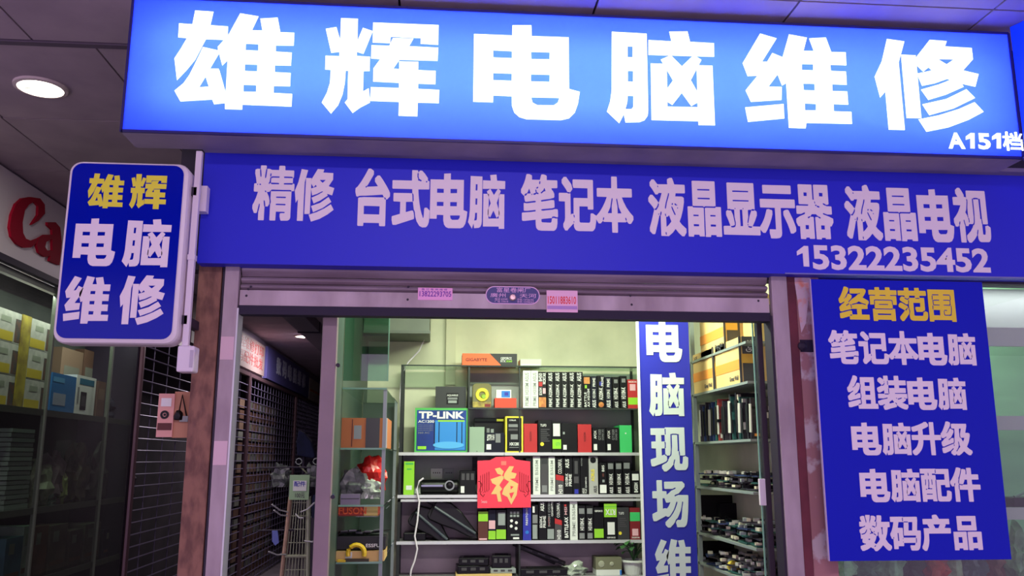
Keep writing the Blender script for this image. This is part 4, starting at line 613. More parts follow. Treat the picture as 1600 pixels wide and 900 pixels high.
for px0, px1, pt, m, lab, k in ((818.5, 839.5, 662, M_red, 'plain red graphics card box beside the yellow framed box', 'r'), (841, 862, 656.5, M_blk, 'black box with fine grey print and yellow dot, right of the left red box', 'd'),
        (862.5, 877, 658, M_blk, 'narrow black box with white and lime labels on the middle row', 'l'), (877.5, 902, 661, M_blk, 'plain black box with small white tag between lime label and red box', 't'),
        (903, 924.5, 663, M_red, 'plain red box in the middle of the right half, middle row', 'r'), (926, 946.5, 668, M_blk, 'left of two matching low black boxes right of the red box', 's'), (947.5, 967.5, 668, M_blk, 'right of two matching low black boxes, next to the green box', 's'),
        (968.5, 987.5, 664.5, M_grn, 'bright green box at the right end of the middle row', 'g')):
    r_ = pbox(px0, px1, pt, 2, m, lab, group='boxes on the middle row')
    if k == 'r': wr(r_, 'RADEON', .42, .58, .40, .72, M_dred, True)
    elif k == 'd': wr(r_, 'TUF3', .15, .6, .80, .88); [put(r_, .18, .85-.1*(i % 3), .34+.06*i, .37+.06*i, M_dgry) for i in range(7)]; a = F(r_, .28, .28, .26, .26); MB().lathe((a[0], YI, a[2]), [(0, 0), (.014, 0), (.014, .0015), (0, .0015)], 14, 'y').build('yellow_dot', M_yel, r_[0])
    elif k == 'l': put(r_, .12, .88, .52, .92, M_wht); put(r_, .04, .99, .12, .42, M_lime); wr(r_, 'GTX', .4, .9, .22, .32, M_gfr)
    elif k == 't': put(r_, .10, .32, .10, .26, M_ink, 'barcode_tag'); put(r_, .08, .2, .62, .70, M_gry)
    elif k == 's': put(r_, .08, .34, .10, .34, M_ink, 'barcode_tag'); wr(r_, 'AFOX', .1, .3, .55, .88, None, True); wr(r_, 'GT1030', .45, .65, .50, .92, M_ginkg, True); wr(r_, 'DDR5 2G', .72, .86, .5, .92, M_ginkg, True)
    else: put(r_, .45, .55, .68, .73, M_wht)
# row C
r_ = pbox(630.5, 647, 721, 3, M_lime, 'upright lime green box at the left end of the lower shelf'); put(r_, .25, .8, .15, .28, M_wht, 'barcode_tag'); put(r_, .15, .9, .90, .96, M_gfr); put(r_, .3, .75, .75, .79, M_gfr)
for (a, b, lab) in ((673, 691, 'white wall socket with four holes behind the black camera'), (693.5, 709, 'dull grey wall socket right of the white socket')):
    x0, x1, z0, z1 = rect_px(a, b, 732, 748, 6.69); t = thing('wall_socket', lab, 'socket', ((x0+x1)/2, 6.69, z0)); B(x0, x1, 6.678, 6.69, z0, z1).build('plate', M_wht if a < 680 else M_gry, t, .002)
    for i in range(4): B(x0+(x1-x0)*(.2+.18*i), x0+(x1-x0)*(.27+.18*i), 6.676, 6.678, z0+(z1-z0)*.52, z0+(z1-z0)*.64).build('hole', M_blk, t)
p0, p1 = PY(657, 760, YI), PY(717, 760, YI)
cm = thing('tube_camera', 'black cylindrical camera with round lens lying on the lower shelf', 'camera', ((p0.x+p1.x)/2, 6.46, LEV[3])); rz = LEV[3]+.054
MB().tube([(p0.x, 6.47, rz), (p0.x+.006, 6.47, rz), (p1.x-.012, 6.47, rz), (p1.x, 6.47, rz)], [.046, .052, .052, .046], 20).build('body', M_bplas, cm)
lx = PY(702.5, 755, 6.4).x; MB().lathe((lx, 6.425, rz+.012), [(.026, 0), (.036, 0), (.036, .016), (.026, .016)], 22, 'y').build('lens_ring', mat('grey_ring', (132, 132, 142), .3), cm); MB().lathe((lx, 6.425, rz+.012), [(0, 0), (.026, 0), (.018, .012), (0, .015)], 20, 'y').build('lens', M_bplas, cm)
B(p0.x+.005, p0.x+.16, 6.416, 6.42, rz+.004, rz+.016).build('highlight_strip', mat('painted_highlight', (150, 140, 190), .3), cm); B(p0.x+.02, p0.x+.2, 6.44, 6.5, LEV[3], LEV[3]+.008).build('foot', M_bplas2, cm)  # pale strip paints a glint along the black body
r_ = pbox(718.5, 743, 736, 3, M_blk, 'black box with small white tag left of the red paper'); put(r_, .05, .28, .08, .36, M_ink, 'barcode_tag'); [put(r_, .1+.3*i, .3+.3*i, .62, .9, M_dgry) for i in range(3)]
r_ = pbox(738, 746, 714, 3, M_char, 'narrow dark box rising behind the black box by the red paper', Y=YI+.225, depth=.03); put(r_, .15, .85, .5, .7, M_dgry)
wl = 0
ROWC = [(822, 832, 716, 'k', 'black box half hidden behind the red paper'), (832.8, 844.3, 713, 'w', 'white spined box right beside the red paper, lower shelf'), (845, 856.4, 713, 'g', 'grey graphite box between two white spined boxes'), (857, 867.4, 713.5, 'w', 'white spined box between grey and red wedge boxes'),
        (868.2, 881, 715, 'h', 'dark box with red wedge and grey foot, third shelf'), (882, 894.4, 714, 'a', 'black box with two columns of white lettering, third shelf'), (895, 906.4, 714.5, 'b', 'black box with small blue tag at its foot, third shelf'), (907, 919, 714, 'b2', 'black box with thin upright lettering beside the silver box'),
        (920, 934.5, 713, 's', 'silver box with yellow print and dark disc, third shelf'), (936.5, 948.2, 723, 'q', 'black box with white barcode square right of the silver box'), (949, 960, 722, 'p', 'shorter black lettered box, second right of the silver box'), (961.6, 972.5, 722, 'p', 'shorter black lettered box, third right of the silver box'),
        (973.5, 986, 721, 'p', 'shorter black lettered box, fourth right of the silver box'), (987, 999.5, 736, 'z', 'low black box with two white labels at the right end of the third shelf')]
for px0, px1, pt, k, lab in ROWC:
    r_ = pbox(px0, px1, pt, 3, {'w': M_wht, 'g': M_dgry, 's': mat('silver_card', (176, 176, 172), .4)}.get(k, M_blk), lab, group='upright boxes on the third shelf')
    if k == 'w': wr(r_, 'PRIME B365M', .28, .72, .10, .9, mat('pale_grey_ink', (160, 166, 160), .6), True)
    elif k == 'g': put(r_, .15, .85, .06, .24, M_ginkg); put(r_, .1, .9, .8, .97, M_char)
    elif k == 'h':
        put(r_, 0, 1, 0, .46, M_dgry); a, b, c, d = F(r_, 0, 1, .36, .54); MB().prism([(a, YI, c+.01), (b, YI, c), (b, YI, d-.01), (a, YI, d)], (0, -.0022, 0)).build('red_wedge', M_red, r_[0]); wr(r_, 'COLORFUL', .3, .75, .56, .96, None, True); r2 = r_[:5]+(YI-.0012,); wr(r2, 'H310', .3, .85, .02, .26, None, True, .03)
    elif k == 'a': wr(r_, 'ASUS', .1, .6, .70, .94, None, True, .02); wr(r_, 'H310M-K', .08, .45, .22, .56, None, True, .02); wr(r_, 'PRIME', .55, .92, .22, .54, None, True, .02)
    elif k == 'b': put(r_, .2, .75, .02, .14, M_rblu); put(r_, .15, .8, .30, .48, M_dgry); put(r_, .25, .7, .55, .9, M_dgry)
    elif k == 'b2': wr(r_, 'ASUS', .2, .5, .02, .16, None, True); wr(r_, 'TUF GAMING', .6, .8, .02, .46, None, True); wr(r_, 'MOTHER', .05, .25, .76, .98, M_ginkg, True)
    elif k == 's': a = F(r_, .48, .48, .90, .90); MB().lathe((a[0], YI, a[2]), [(0, 0), (.022, 0), (.022, .0015), (0, .0015)], 18, 'y').build('dark_disc', M_blk, r_[0]); wr(r_, 'AORUS', .22, .62, .34, .66, M_yel, True, .03); wr(r_, 'ASUS', .5, .85, .04, .22, M_blk, True)
    elif k == 'q': put(r_, .05, .95, .04, .30, M_ink, 'barcode_tag'); wr(r_, 'B85', .35, .7, .72, .92, None, True); put(r_, .4, .65, .56, .66, M_brn); put(r_, .4, .7, .38, .46, M_gry)
    elif k == 'p': wr(r_, 'H310M-K', .25, .8, .30, .64, None, True, .02); put(r_, .12, .88, .78, .96, M_ginkg); wr(r_, 'ASUS', .3, .8, .03, .22, None, True, .02)
    elif k == 'z': put(r_, .08, .92, .60, .88, M_ink, 'barcode_tag'); wr(r_, 'B450M', .3, .8, .08, .5, None, True, .02)
# red fu paper hanging from the shelf edge
YP = 6.385
rp = thing('red_fu_paper', 'square red paper with golden fortune character hanging over the shelves', 'paper decoration', (.45, YP, 1.26))
pts = [PY(*p, YP) for p in ((746, 720), (766, 719), (775, 714), (800, 713), (806, 718), (828.5, 721), (829.5, 793), (746, 794))]
MB().prism(pts, (0, .003, 0)).build('paper', mat('fu_red', (242, 58, 84), .55), rp)
g_ = traced([[[(742, 182), (775, 174), (802, 200), (792, 226), (760, 216)]], [[(714, 252), (790, 226), (806, 240), (772, 292), (792, 318), (776, 334), (788, 402), (764, 402), (754, 352), (716, 352), (752, 292), (724, 278)]],
    [[(840, 164), (870, 166), (852, 204), (888, 214), (876, 246), (842, 250), (898, 282), (888, 358), (852, 422), (826, 372), (790, 352), (802, 312), (838, 268), (800, 246), (806, 214)], [(846, 296), (868, 302), (848, 322)], [(838, 346), (872, 338), (852, 384)]]], 600, 690, 4.285, YP-.0005)
MB().add([(x, YP-.0005-(.0012 if z > 0 else 0), y) for x, y, z in g_[0]], g_[1]).build('fortune_character', mat('fortune_gold', (232, 188, 120), .45), rp)
for s in (-1, 1):
    for i in range(5):
        x_ = 788+s*(24+i*3.3); a = [PY(x_, 737+i*1.5, YP-.001), PY(x_, 768-abs(i-2)*1.5, YP-.001), PY(x_+s*2.4, 770-abs(i-2), YP-.001)]
        MB().tube(a, .0022, 5).build('paper_cut_line', M_dred, rp)
    a = [PY(788+s*x, y, YP-.001) for x, y in ((41, 752), (38, 752), (35, 757), (38, 764), (37, 772), (33, 776), (31, 772))]; MB().tube(a, .0028, 5).build('paper_cut_scroll', M_dred, rp)
x0, x1, z0, z1 = rect_px(783, 791, 720.5, 727, YP-.0005); B(x0, x1, YP-.0015, YP-.0005, z0, z1).build('seal', mat('seal_pink', (240, 120, 110), .5), rp)
text_px(rp, 'Sweets', 752, 761, 781, 786, YP-.0005, M_pink, 0, .001, 'lettering')
a = PY(788, 708, YP); MB().tube([(a.x, YP+.002, a.z), PY(788, 716, YP)], .0015, 5).build('string', M_blk, rp)
# row D
def toner(cx, cy, z, yaw, pitch, label, L=.34):
    t = thing('toner_cartridge', label, 'cartridge', (cx, cy, LEV[4]), 'black cartridges on the fourth shelf')
    R = Matrix.Rotation(math.radians(yaw), 3, 'Z') @ Matrix.Rotation(math.radians(pitch), 3, 'Y')
    def tr(pts): return [Vector((cx, cy, z))+R @ Vector(p) for p in pts]
    m = MB(); prof = [(-.5*L, -.03, .05), (-.44*L, .0, .15), (-.2*L, .01, .17), (.05*L, .0, .13), (.3*L, -.03, .08), (.5*L, -.045, .03)]
    v = []
    for x, zc, h in prof: v += tr([(x, -.06, zc-h/2), (x, .06, zc-h/2), (x, .045, zc+h/2), (x, -.045, zc+h/2)])
    f = [(0, 1, 2, 3), (20, 23, 22, 21)]+[(i*4+k, i*4+(k+1) % 4, i*4+4+(k+1) % 4, i*4+4+k) for i in range(5) for k in range(4)]
    m.add(v, f).build('housing', M_bplas, t, .008)
    m = MB(); m.tube(tr([(-.44*L, -.064, .02), (.42*L, -.064, -.03)]), .011, 8).build('drum', mat('drum_grey', (70, 76, 86), .25), t)
    MB().obox(tr([(-.26*L, 0, .122)])[0], .10, .05, .012, R).build('handle', M_bplas2, t)
a = PY(675, 830, YI); toner(a.x, 6.51, LEV[4]+.105, 0, 30, 'black toner cartridge leaning at the left, behind the white cable')
a = PY(712, 822, YI); toner(a.x+.0, 6.50, LEV[4]+.145, 0, 24, 'black toner cartridge with grey drum leaning onto its neighbour', .40)
a = PY(640, 838, YI); B(PY(630, 840, YI).x, PY(665, 840, YI).x, YI+.03, YI+.22, LEV[4], LEV[4]+.055).build('black_case', M_bplas, None, .006, 'flat black plastic case at the left end of the fourth shelf', 'case')
r_ = pbox(747, 762.5, 799, 4, M_brn, 'dark brown box with lime square at its top under the red paper'); put(r_, 0, 1, .66, .99, M_lime); put(r_, .1, .9, .03, .08, M_pink)
r_ = pbox(763, 774.5, 797, 4, M_navy, 'narrow navy box with pink tag and lime foot'); put(r_, .05, .95, .38, .66, M_pink, 'barcode_tag'); put(r_, 0, 1, .04, .32, M_lime)
r_ = pbox(775, 791, 797, 4, M_blk, 'black box with grey barcode label above a lime square'); put(r_, .2, .9, .50, .92, M_gry, 'barcode_tag'); put(r_, .02, .98, .05, .36, M_lime)
r_ = pbox(792, 816, 795, 4, M_blk, 'broad black box with white icons and dots on the fourth shelf'); [put(r_, .2+.22*i, .36+.22*i, .84-.1*j, .91-.1*j, M_gry) for i in range(3) for j in range(2)]
for u, v in ((.3, .62), (.28, .45), (.62, .56), (.60, .38)): a = F(r_, u, u, v, v); MB().lathe((a[0], YI, a[2]), [(0, 0), (.011, 0), (.011, .0015), (0, .0015)], 10, 'y').build('dot', M_ink, r_[0])
put(r_, .25, .8, .15, .2, M_gry); put(r_, .4, .8, .04, .1, M_ink)
ROWD = [(817, 830, 792, 'u', 'royal blue box on the fourth shelf under the red paper corner'), (831, 841, 789, 'l', 'black box with a column of pale labels beside the blue box'), (842, 854, 783, 'a', 'black box with two columns of white lettering, fourth shelf'), (854.6, 866, 782, 'r', 'black box with pale barcode square at its foot, fourth shelf'),
        (866.6, 878, 783, 'h', 'dark box with red wedge and grey foot, fourth shelf'), (878.6, 889.6, 784, 'b', 'black box with bold upright lettering left of the white box, fourth shelf'), (890.4, 902.4, 781.5, 'w', 'white spined box on the fourth shelf'), (903.4, 915, 790, 'p', 'short black lettered box right next to the white box, fourth shelf'), (916, 927.4, 790, 'p', 'short black lettered box, second from the white box, fourth shelf'),
        (928, 943.4, 793, 'n', 'black box with lime square at its foot, fourth shelf'), (944, 964, 786.5, 'x', 'black and lime graphics card box with large letters, fourth shelf'), (965, 983.4, 793, 'd', 'dark box with faint grey print and yellow dot, fourth shelf'), (984.4, 1000.4, 793.5, 'e', 'red box with green band at the right end of the fourth shelf')]
for px0, px1, pt, k, lab in ROWD:
    r_ = pbox(px0, px1, pt, 4, {'u': M_rblu, 'w': M_wht, 'd': M_char, 'e': M_dred, 'h': M_blk}.get(k, M_blk), lab, group='boxes on the fourth shelf')
    if k == 'u': wr(r_, 'FIRESTORM', .35, .6, .45, .95, None, True); a = F(r_, .5, .5, .24, .24); MB().lathe((a[0], YI, a[2]), [(0, 0), (.013, 0), (.013, .0015), (0, .0015)], 12, 'y').build('logo_disc', M_cyan, r_[0])
    elif k == 'l': put(r_, .1, .9, .48, .72, M_ginkg); put(r_, .1, .85, .04, .44, M_gry); put(r_, .1, .45, .78, .96, M_ink)
    elif k == 'a': wr(r_, 'ASUS', .2, .7, .74, .96, None, True, .02); wr(r_, 'B365M-K', .08, .45, .32, .62, None, True, .02); wr(r_, 'PRIME', .55, .92, .32, .62, None, True, .02)
    elif k == 'r': put(r_, .04, .96, .03, .28, M_gry, 'barcode_tag'); wr(r_, 'B450M DS3H', .15, .45, .34, .97, M_ginkg, True, .02); wr(r_, 'GIGABYTE', .6, .85, .6, .97, None, True); put(r_, .2, .3, .35, .6, M_red)
    elif k == 'h':
        put(r_, 0, 1, 0, .44, M_dgry); a, b, c, d = F(r_, 0, 1, .38, .56); MB().prism([(a, YI, c+.012), (b, YI, c), (b, YI, d-.016), (a, YI, d)], (0, -.0022, 0)).build('red_wedge', M_red, r_[0]); wr(r_, 'COLORFUL', .3, .7, .58, .97, None, True); r2 = r_[:5]+(YI-.0012,); wr(r2, 'H310', .3, .85, .02, .26, None, True, .03)
    elif k == 'b': wr(r_, 'BATTLE-AX', .3, .85, .06, .6, None, True, .03); wr(r_, 'MSI', .3, .7, .66, .86, M_pink, True); put(r_, .3, .6, .88, .93, M_red)
    elif k == 'w': wr(r_, 'PRIME B365M', .28, .72, .10, .9, mat('pale_grey_ink', (160, 166, 160), .6), True)
    elif k == 'p': wr(r_, 'H310M-K', .25, .8, .28, .64, None, True, .02); put(r_, .12, .88, .76, .92, M_ginkg); put(r_, .15, .85, .04, .2, M_ginkg)
    elif k == 'n': put(r_, .02, .98, .06, .34, M_lime); wr(r_, 'GEFORCE', .1, .9, .86, .92)
    elif k == 'x':
        put(r_, 0, 1, .62, .99, M_lime); put(r_, .02, .98, .90, .915, M_gfr); r2 = r_[:5]+(YI-.0012,); a = F(r_, .10, .90, .68, .84); lay(text_geo('RTX', .03), (a[1], YI-.0026, a[3]), (-(a[1]-a[0]), 0, 0), (0, 0, -(a[3]-a[2])), (0, -1, 0), .0008).build('lettering', M_wht, r_[0])
        put(r_, .25, .82, .14, .48, M_ink, 'barcode_tag'); wr(r_, 'GEFORCE', .2, .85, .04, .08)
    elif k == 'd': wr(r_, 'TUF3', .1, .55, .78, .86); [put(r_, .15, .8-.1*(i % 3), .40+.06*i, .43+.06*i, M_dgry) for i in range(5)]; a = F(r_, .2, .2, .2, .2); MB().lathe((a[0], YI, a[2]), [(0, 0), (.012, 0), (.012, .0015), (0, .0015)], 12, 'y').build('yellow_dot', M_yel, r_[0])
    elif k == 'e': put(r_, 0, 1, .58, .86, M_grn); put(r_, .2, .8, .12, .34, M_pink, 'barcode_tag'); wr(r_, 'RADEON', .15, .9, .04, .09)
# row E: bottom shelf
def laptop(cx, cy, z, sx, sy, sz, yaw, tilt, label, m=None):
    t = thing('computer_part', label, 'computer part', (cx, cy, z), 'black hardware on the bottom shelf')
    R = Matrix.Rotation(math.radians(yaw), 3, 'Z') @ Matrix.Rotation(math.radians(tilt), 3, 'Y')
    c = Vector((cx, cy, z+sz/2+abs(math.sin(math.radians(tilt)))*sx/2)); MB().obox(c, sx, sy, sz, R).build('housing', m or M_bplas, t, .004)
    for i in range(3): MB().obox(c+R @ Vector((-.3*sx+.28*sx*i, -sy/2-.001, .1*sz)), .16*sx, .003, .35*sz, R).build('port', M_dgry, t)
    MB().obox(c+R @ Vector((0, 0, sz/2+.002)), .7*sx, .6*sy, .004, R).build('top_plate', M_bplas2, t); return t
z5 = LEV[5]
B(PY(712, 897, YI).x, PY(800, 897, YI).x, YI-.01, YI+.2, z5, z5+.018).build('wooden_tray', M_kraft, None, .002, 'thin tan board lying under the pile of black drives', 'board')
a, b = PY(714, 880, YI), PY(765, 880, YI); laptop((a.x+b.x)/2, 6.53, z5+.018, b.x-a.x, .18, .055, 3, 0, 'black disc drive at the bottom of the left pile')
laptop((a.x+b.x)/2+.01, 6.53, z5+.075, (b.x-a.x)*.92, .18, .05, -5, 0, 'black disc drive on top of the left pile')
a, b = PY(766, 880, YI), PY(806, 880, YI); laptop((a.x+b.x)/2, 6.53, z5+.018, b.x-a.x, .18, .035, 2, 0, 'silver slim drive beside the black drives', M_gry)
a, b = PY(770, 880, YI), PY(800, 880, YI); laptop((a.x+b.x)/2, 6.53, z5+.055, b.x-a.x, .16, .085, -4, 0, 'black adapter with pale ports on the silver drive')
a = PY(850, 885, YI); laptop(a.x, 6.50, z5, .34, .16, .05, 0, 0, 'flat black laptop base right of the divider'); laptop(a.x+.0, 6.56, z5+.055, .36, .06, .03, 0, 20, 'long black bar leaning down to the right'); laptop(a.x-.05, 6.62, z5+.055, .34, .05, .03, 2, 24, 'rear black bar leaning behind the long bar')
M_bag = mat('plastic_bag', (196, 204, 190), .15, col2=(120, 130, 120), scale=18)
a = PY(900, 890, YI); bb = MB().blob((a.x, 6.5, z5), .085, .07, .075, .3, 5, 3); bb.build('plastic_bag', M_bag, None, 0, 'crumpled clear plastic bag on the bottom shelf', 'bag')
r_ = pbox(932, 972, 890, 5, M_wht, 'white carton with blue edge under the grey box', depth=.16); put(r_, .93, 1, .05, .9, M_cyan); zt = r_[4]
r_ = pbox(931, 972, 871, 5, mat('khaki_card', (120, 120, 96), .6), 'khaki box with pale round marks, beside the potted plant', depth=.16, z0=zt)
for u in (.22, .62): a = F(r_, u, u, .45, .45); MB().lathe((a[0], YI, a[2]), [(0, 0), (.024 if u < .5 else .016, 0), (.02 if u < .5 else .012, .004), (0, .005)], 14, 'y').build('round_mark', mat('pale_mark', (170, 172, 150), .5), r_[0])
# potted plant
pp = PY(993, 895, YI); pt = thing('potted_plant', 'leafy green plant in a white pot at the right of the bottom shelf', 'plant', (pp.x, 6.5, z5))
MB().lathe((pp.x, 6.49, z5), [(0, 0), (.062, 0), (.085, .085), (.098, .088), (.098, .102), (.085, .102), (.08, .09), (0, .09)], 22).build('pot', M_wht, pt)
rnd = random.Random(3)
M_leaf = mat('leaf_green', (70, 120, 66), .45, col2=(44, 84, 46), scale=20)
for i in range(22):
    az = rnd.uniform(0, 6.28); ln = rnd.uniform(.06, .13); hh = rnd.uniform(.06, .15); tip = Vector((pp.x+math.cos(az)*ln, 6.49+math.sin(az)*ln*.7, z5+.10+hh)); ba = Vector((pp.x, 6.49, z5+.095))
    mid = (ba+tip)/2+Vector((0, 0, .03)); MB().tube([ba, mid, tip], .0025, 5).build('stem', M_leaf, pt)
    d = Vector((math.cos(az), math.sin(az), -.4)).normalized(); sd = Vector((-math.sin(az), math.cos(az), rnd.uniform(-.4, .4))).normalized(); L = rnd.uniform(.05, .08)
    o_ = [(0, 0), (.25, .32), (.6, .36), (1, 0), (.6, -.36), (.25, -.32)]; v = [tip+d*(x*L)+sd*(y*L)+Vector((0, 0, .012*math.sin(x*3))) for x, y in o_]
    MB().add(v+[tip+d*(.5*L)+Vector((0, 0, .014))], [(0, 1, 6), (1, 2, 6), (2, 3, 6), (3, 4, 6), (4, 5, 6), (5, 0, 6)]).build('leaf', M_leaf, pt)
# white cables
pts = [PY(x, y, 6.38) for x, y in ((662, 747), (655, 752), (651, 765), (655, 785), (652, 815), (648, 838), (652, 858), (648, 876), (642, 892), (640, 915))]
MB().tube(pts, .0065, 8).build('power_cable', M_pvc, None, 0, 'white cable hanging from the black camera past the lower shelves', 'cable')
pts = [PY(x, y, 6.6) for x, y in ((672, 486), (671, 505), (668, 520), (655, 548), (638, 566), (628, 585), (625, 620), (627, 660), (624, 700))]
MB().tube(pts, .006, 8).build('power_cable', M_pvc, None, 0, 'white cable looping from the duct down the left shelf upright', 'cable')
# duct in the upper left corner of the shop
dx0, dx1, dz0, dz1 = rect_px(608, 672, 440, 521, 6.2)
du = thing('air_duct', 'square grey air duct in the upper left corner of the shop', 'duct', ((dx0+dx1)/2, 6.45, dz0))
B(-.553, dx1, 6.2, 6.74, dz0+.01, 2.925).build('duct_body', mat('duct_metal', (104, 110, 98), .5, col2=(88, 94, 84), scale=3), du, .006)
B(-.553, dx1+.006, 6.19, 6.2, dz0, dz0+.02).build('flange', mat('duct_flange', (84, 90, 82), .5), du)

# ------------------------------------------------------------------ left glass post and side shelf
gp = thing('door_post', 'pinkish steel door post between the alley and the glass shelf', 'post', (-.545, 4.33, Z0))
B(-.583, -.512, 4.3, 4.36, Z0, 2.95).build('post_body', mat('post_mauve', (150, 130, 136), .5, col2=(136, 118, 126), scale=4), gp, .004)
for z in (2.05, 1.42): MB().lathe((-.50, 4.31, z), [(0, 0), (.01, 0), (.01, .02), (0, .02)], 10, 'y').build('catch', M_darkst, gp)
gx1 = PY(606, 560, 5.0).x
gd_ = thing('glass_partition', 'greenish glass pane standing behind the door post', 'glass pane', ((-.512+gx1)/2, 5.0, Z0))
B(-.55, gx1, 5.0, 5.008, 2.035, 2.95).build('pane', glass('teal_glass', (176, 212, 194), .14), gd_); B(gx1, gx1+.006, 4.999, 5.009, 2.035, 2.95).build('polished_edge', M_gedge, gd_)
ss = thing('glass_side_shelf', 'green glass shelf rack along the left wall of the shop', 'shelf', (-.42, 5.7, Z0))
gx2 = -.285
SL = [PY(560, 606, 5.0).z, PY(560, 700, 5.0).z, PY(560, 789, 5.0).z, PY(560, 878, 5.0).z, .55]
for i, z in enumerate(SL):
    B(-.55, gx1, 5.0, 6.36, z-.008, z).build('glass_shelf', M_gglass, ss); B(-.55, gx1, 4.992, 5.0, z-.009, z+.001).build('polished_edge', M_gedge, ss)
for y in (5.02, 6.3): B(gx1-.02, gx1, y, y+.02, Z0, SL[0]).build('upright', mat('thin_steel', (140, 150, 146), .35, metal=.5), ss)
B(-.55, gx1-.02, 6.36, 6.37, .3, SL[0]).build('back_panel', mat('rack_back_panel', (76, 84, 80), .6, col2=(64, 72, 68), scale=2), ss)
def sbox(px0, px1, pyt, z0, Y, depth, m, label, cat='box', group=None, name='product_box'):
    x0, x1 = PY(px0, pyt+20, Y).x, PY(px1, pyt+20, Y).x; z1 = PY((px0+px1)/2, pyt, Y).z
    t = thing(name, label, cat, ((x0+x1)/2, Y+depth/2, z0), group); B(x0, x1, Y, Y+depth, z0, z1).build('carton', m, t); return t, x0, x1, z0, z1, Y
def sprint(r_, u0, u1, v0, v1, m, name='print'): return slab(r_[0], F(r_, u0, u1, v0, v1), m, r_[5], name)
r_ = sbox(521, 605, 653, SL[1], 5.06, .45, mat('printer_orange', (190, 112, 62), .6), 'wide orange carton with dark panel on the left glass shelf')
sprint(r_, .60, .86, .0, 1, M_dgry); sprint(r_, .34, .355, .05, .95, M_brn); sprint(r_, .38, .52, .3, .75, M_gry, 'picture'); sprint(r_, .05, .13, .1, .7, mat('faded_ink', (214, 160, 130), .6)); sprint(r_, .95, 1, 0, 1, M_wht)
M_rbag = mat('red_plastic', (236, 50, 44), .3, col2=(190, 30, 30), scale=12)
a = PY(588, 760, 5.2); zb = SL[2]
MB().blob((a.x-.035, 5.28, zb+.07), .085, .07, .19, .16, 11, 3).build('red_bag', M_rbag, None, 0, 'bulging red plastic bag on the left glass shelf', 'bag')
a = PY(553, 770, 5.1); MB().blob((a.x, 5.14, zb+.05), .075, .06, .15, .25, 4, 3).build('grey_bag', mat('grey_wrap', (128, 132, 128), .4, col2=(80, 84, 84), scale=20), None, 0, 'crumpled grey bag in front of the red bag', 'bag')
a = PY(570, 775, 5.08); MB().blob((a.x+.035, 5.09, zb+.03), .05, .03, .10, .3, 8, 3).build('clear_bag', M_bag, None, 0, 'crumpled white clear bag beneath the red bag', 'bag')
x0, x1, z0, z1 = rect_px(532, 562, 772, 788, 5.03); t = thing('cable_box', 'small mauve box with pale stripes before the grey bag', 'box', (x0, 5.05, zb)); B(x0, x1, 5.03, 5.09, zb, z1).build('carton', mat('mauve_card', (140, 128, 150), .6), t); B(x0+.003, x1-.003, 5.028, 5.03, zb+.03, zb+.035).build('stripe', M_dgry, t)
zfu = PY(558, 805, 5.07).z; B(-.55, gx1-.03, 5.0, 6.3, zfu-.006, zfu-.0005).build('glass_shelf', M_gglass, ss)
r_ = sbox(526, 590, 790.5, zfu, 5.07, .2, mat('fuson_red', (170, 52, 40), .6), 'red and tan box with orange lettering under the shelf')
sprint(r_, .66, 1, 0, 1, M_kraft); htext(r_[0], 'FUSON', *F(r_, .04, .72, .1, .85), 5.0688, M_ora, .03)
r2_ = sbox(512, 602, 838, SL[3]+.062, 5.05, .25, mat('dark_board_box', (40, 40, 44), .6), 'dark carton with white lettering under the red and tan box', cat='carton'); htext(r2_[0], 'ESSFUL', *F(r2_, .66, .96, .15, .42), 5.0488, M_ink, .02)
z1k = SL[3]+.06
r_ = sbox(513, 600, 861, SL[3], 5.03, .28, M_kraft, 'long tan carton at the bottom of the pile on the glass shelf', cat='carton'); sprint(r_, .3, .42, .3, .9, M_wht)
for i in range(6):
    a = PY(520+i*14, 832, 5.1); t = thing('scrap_board', 'thin dark circuit scrap stacked on the dark carton', 'circuit board', (a.x, 5.15, r2_[4]), 'circuit scraps on the left glass shelf')
    R = Matrix.Rotation(math.radians(random.uniform(-25, 25)), 3, 'Z') @ Matrix.Rotation(math.radians(random.uniform(-6, 6)), 3, 'Y')
    c = Vector((a.x, 5.13, r2_[4]+.010+.006*(i % 3))); MB().obox(c, .11, .10, .004, R).build('board', M_bplas2, t); MB().obox(c+R @ Vector((.01, -.02, .006)), .04, .03, .008, R).build('chip', M_ginkg, t)
a = PY(556, 868, 4.99); td = thing('tape_dispenser', 'yellow hand tape dispenser in front of the tan carton', 'tape dispenser', (a.x, 5.0, SL[3]))
pts = [(a.x+.045*math.cos(t_), 5.005, SL[3]+.045+.045*math.sin(t_)) for t_ in [math.radians(-20+22*k) for k in range(11)]]
MB().tube(pts, .013, 8).build('hoop', mat('tape_yellow', (226, 190, 40), .35), td); B(a.x-.06, a.x+.07, 4.993, 5.02, SL[3], SL[3]+.016).build('handle', mat('tape_black', (60, 50, 30), .5), td); B(a.x-.1, a.x-.055, 4.99, 5.02, SL[3], SL[3]+.012).build('blade', MATS['tape_yellow'], td)

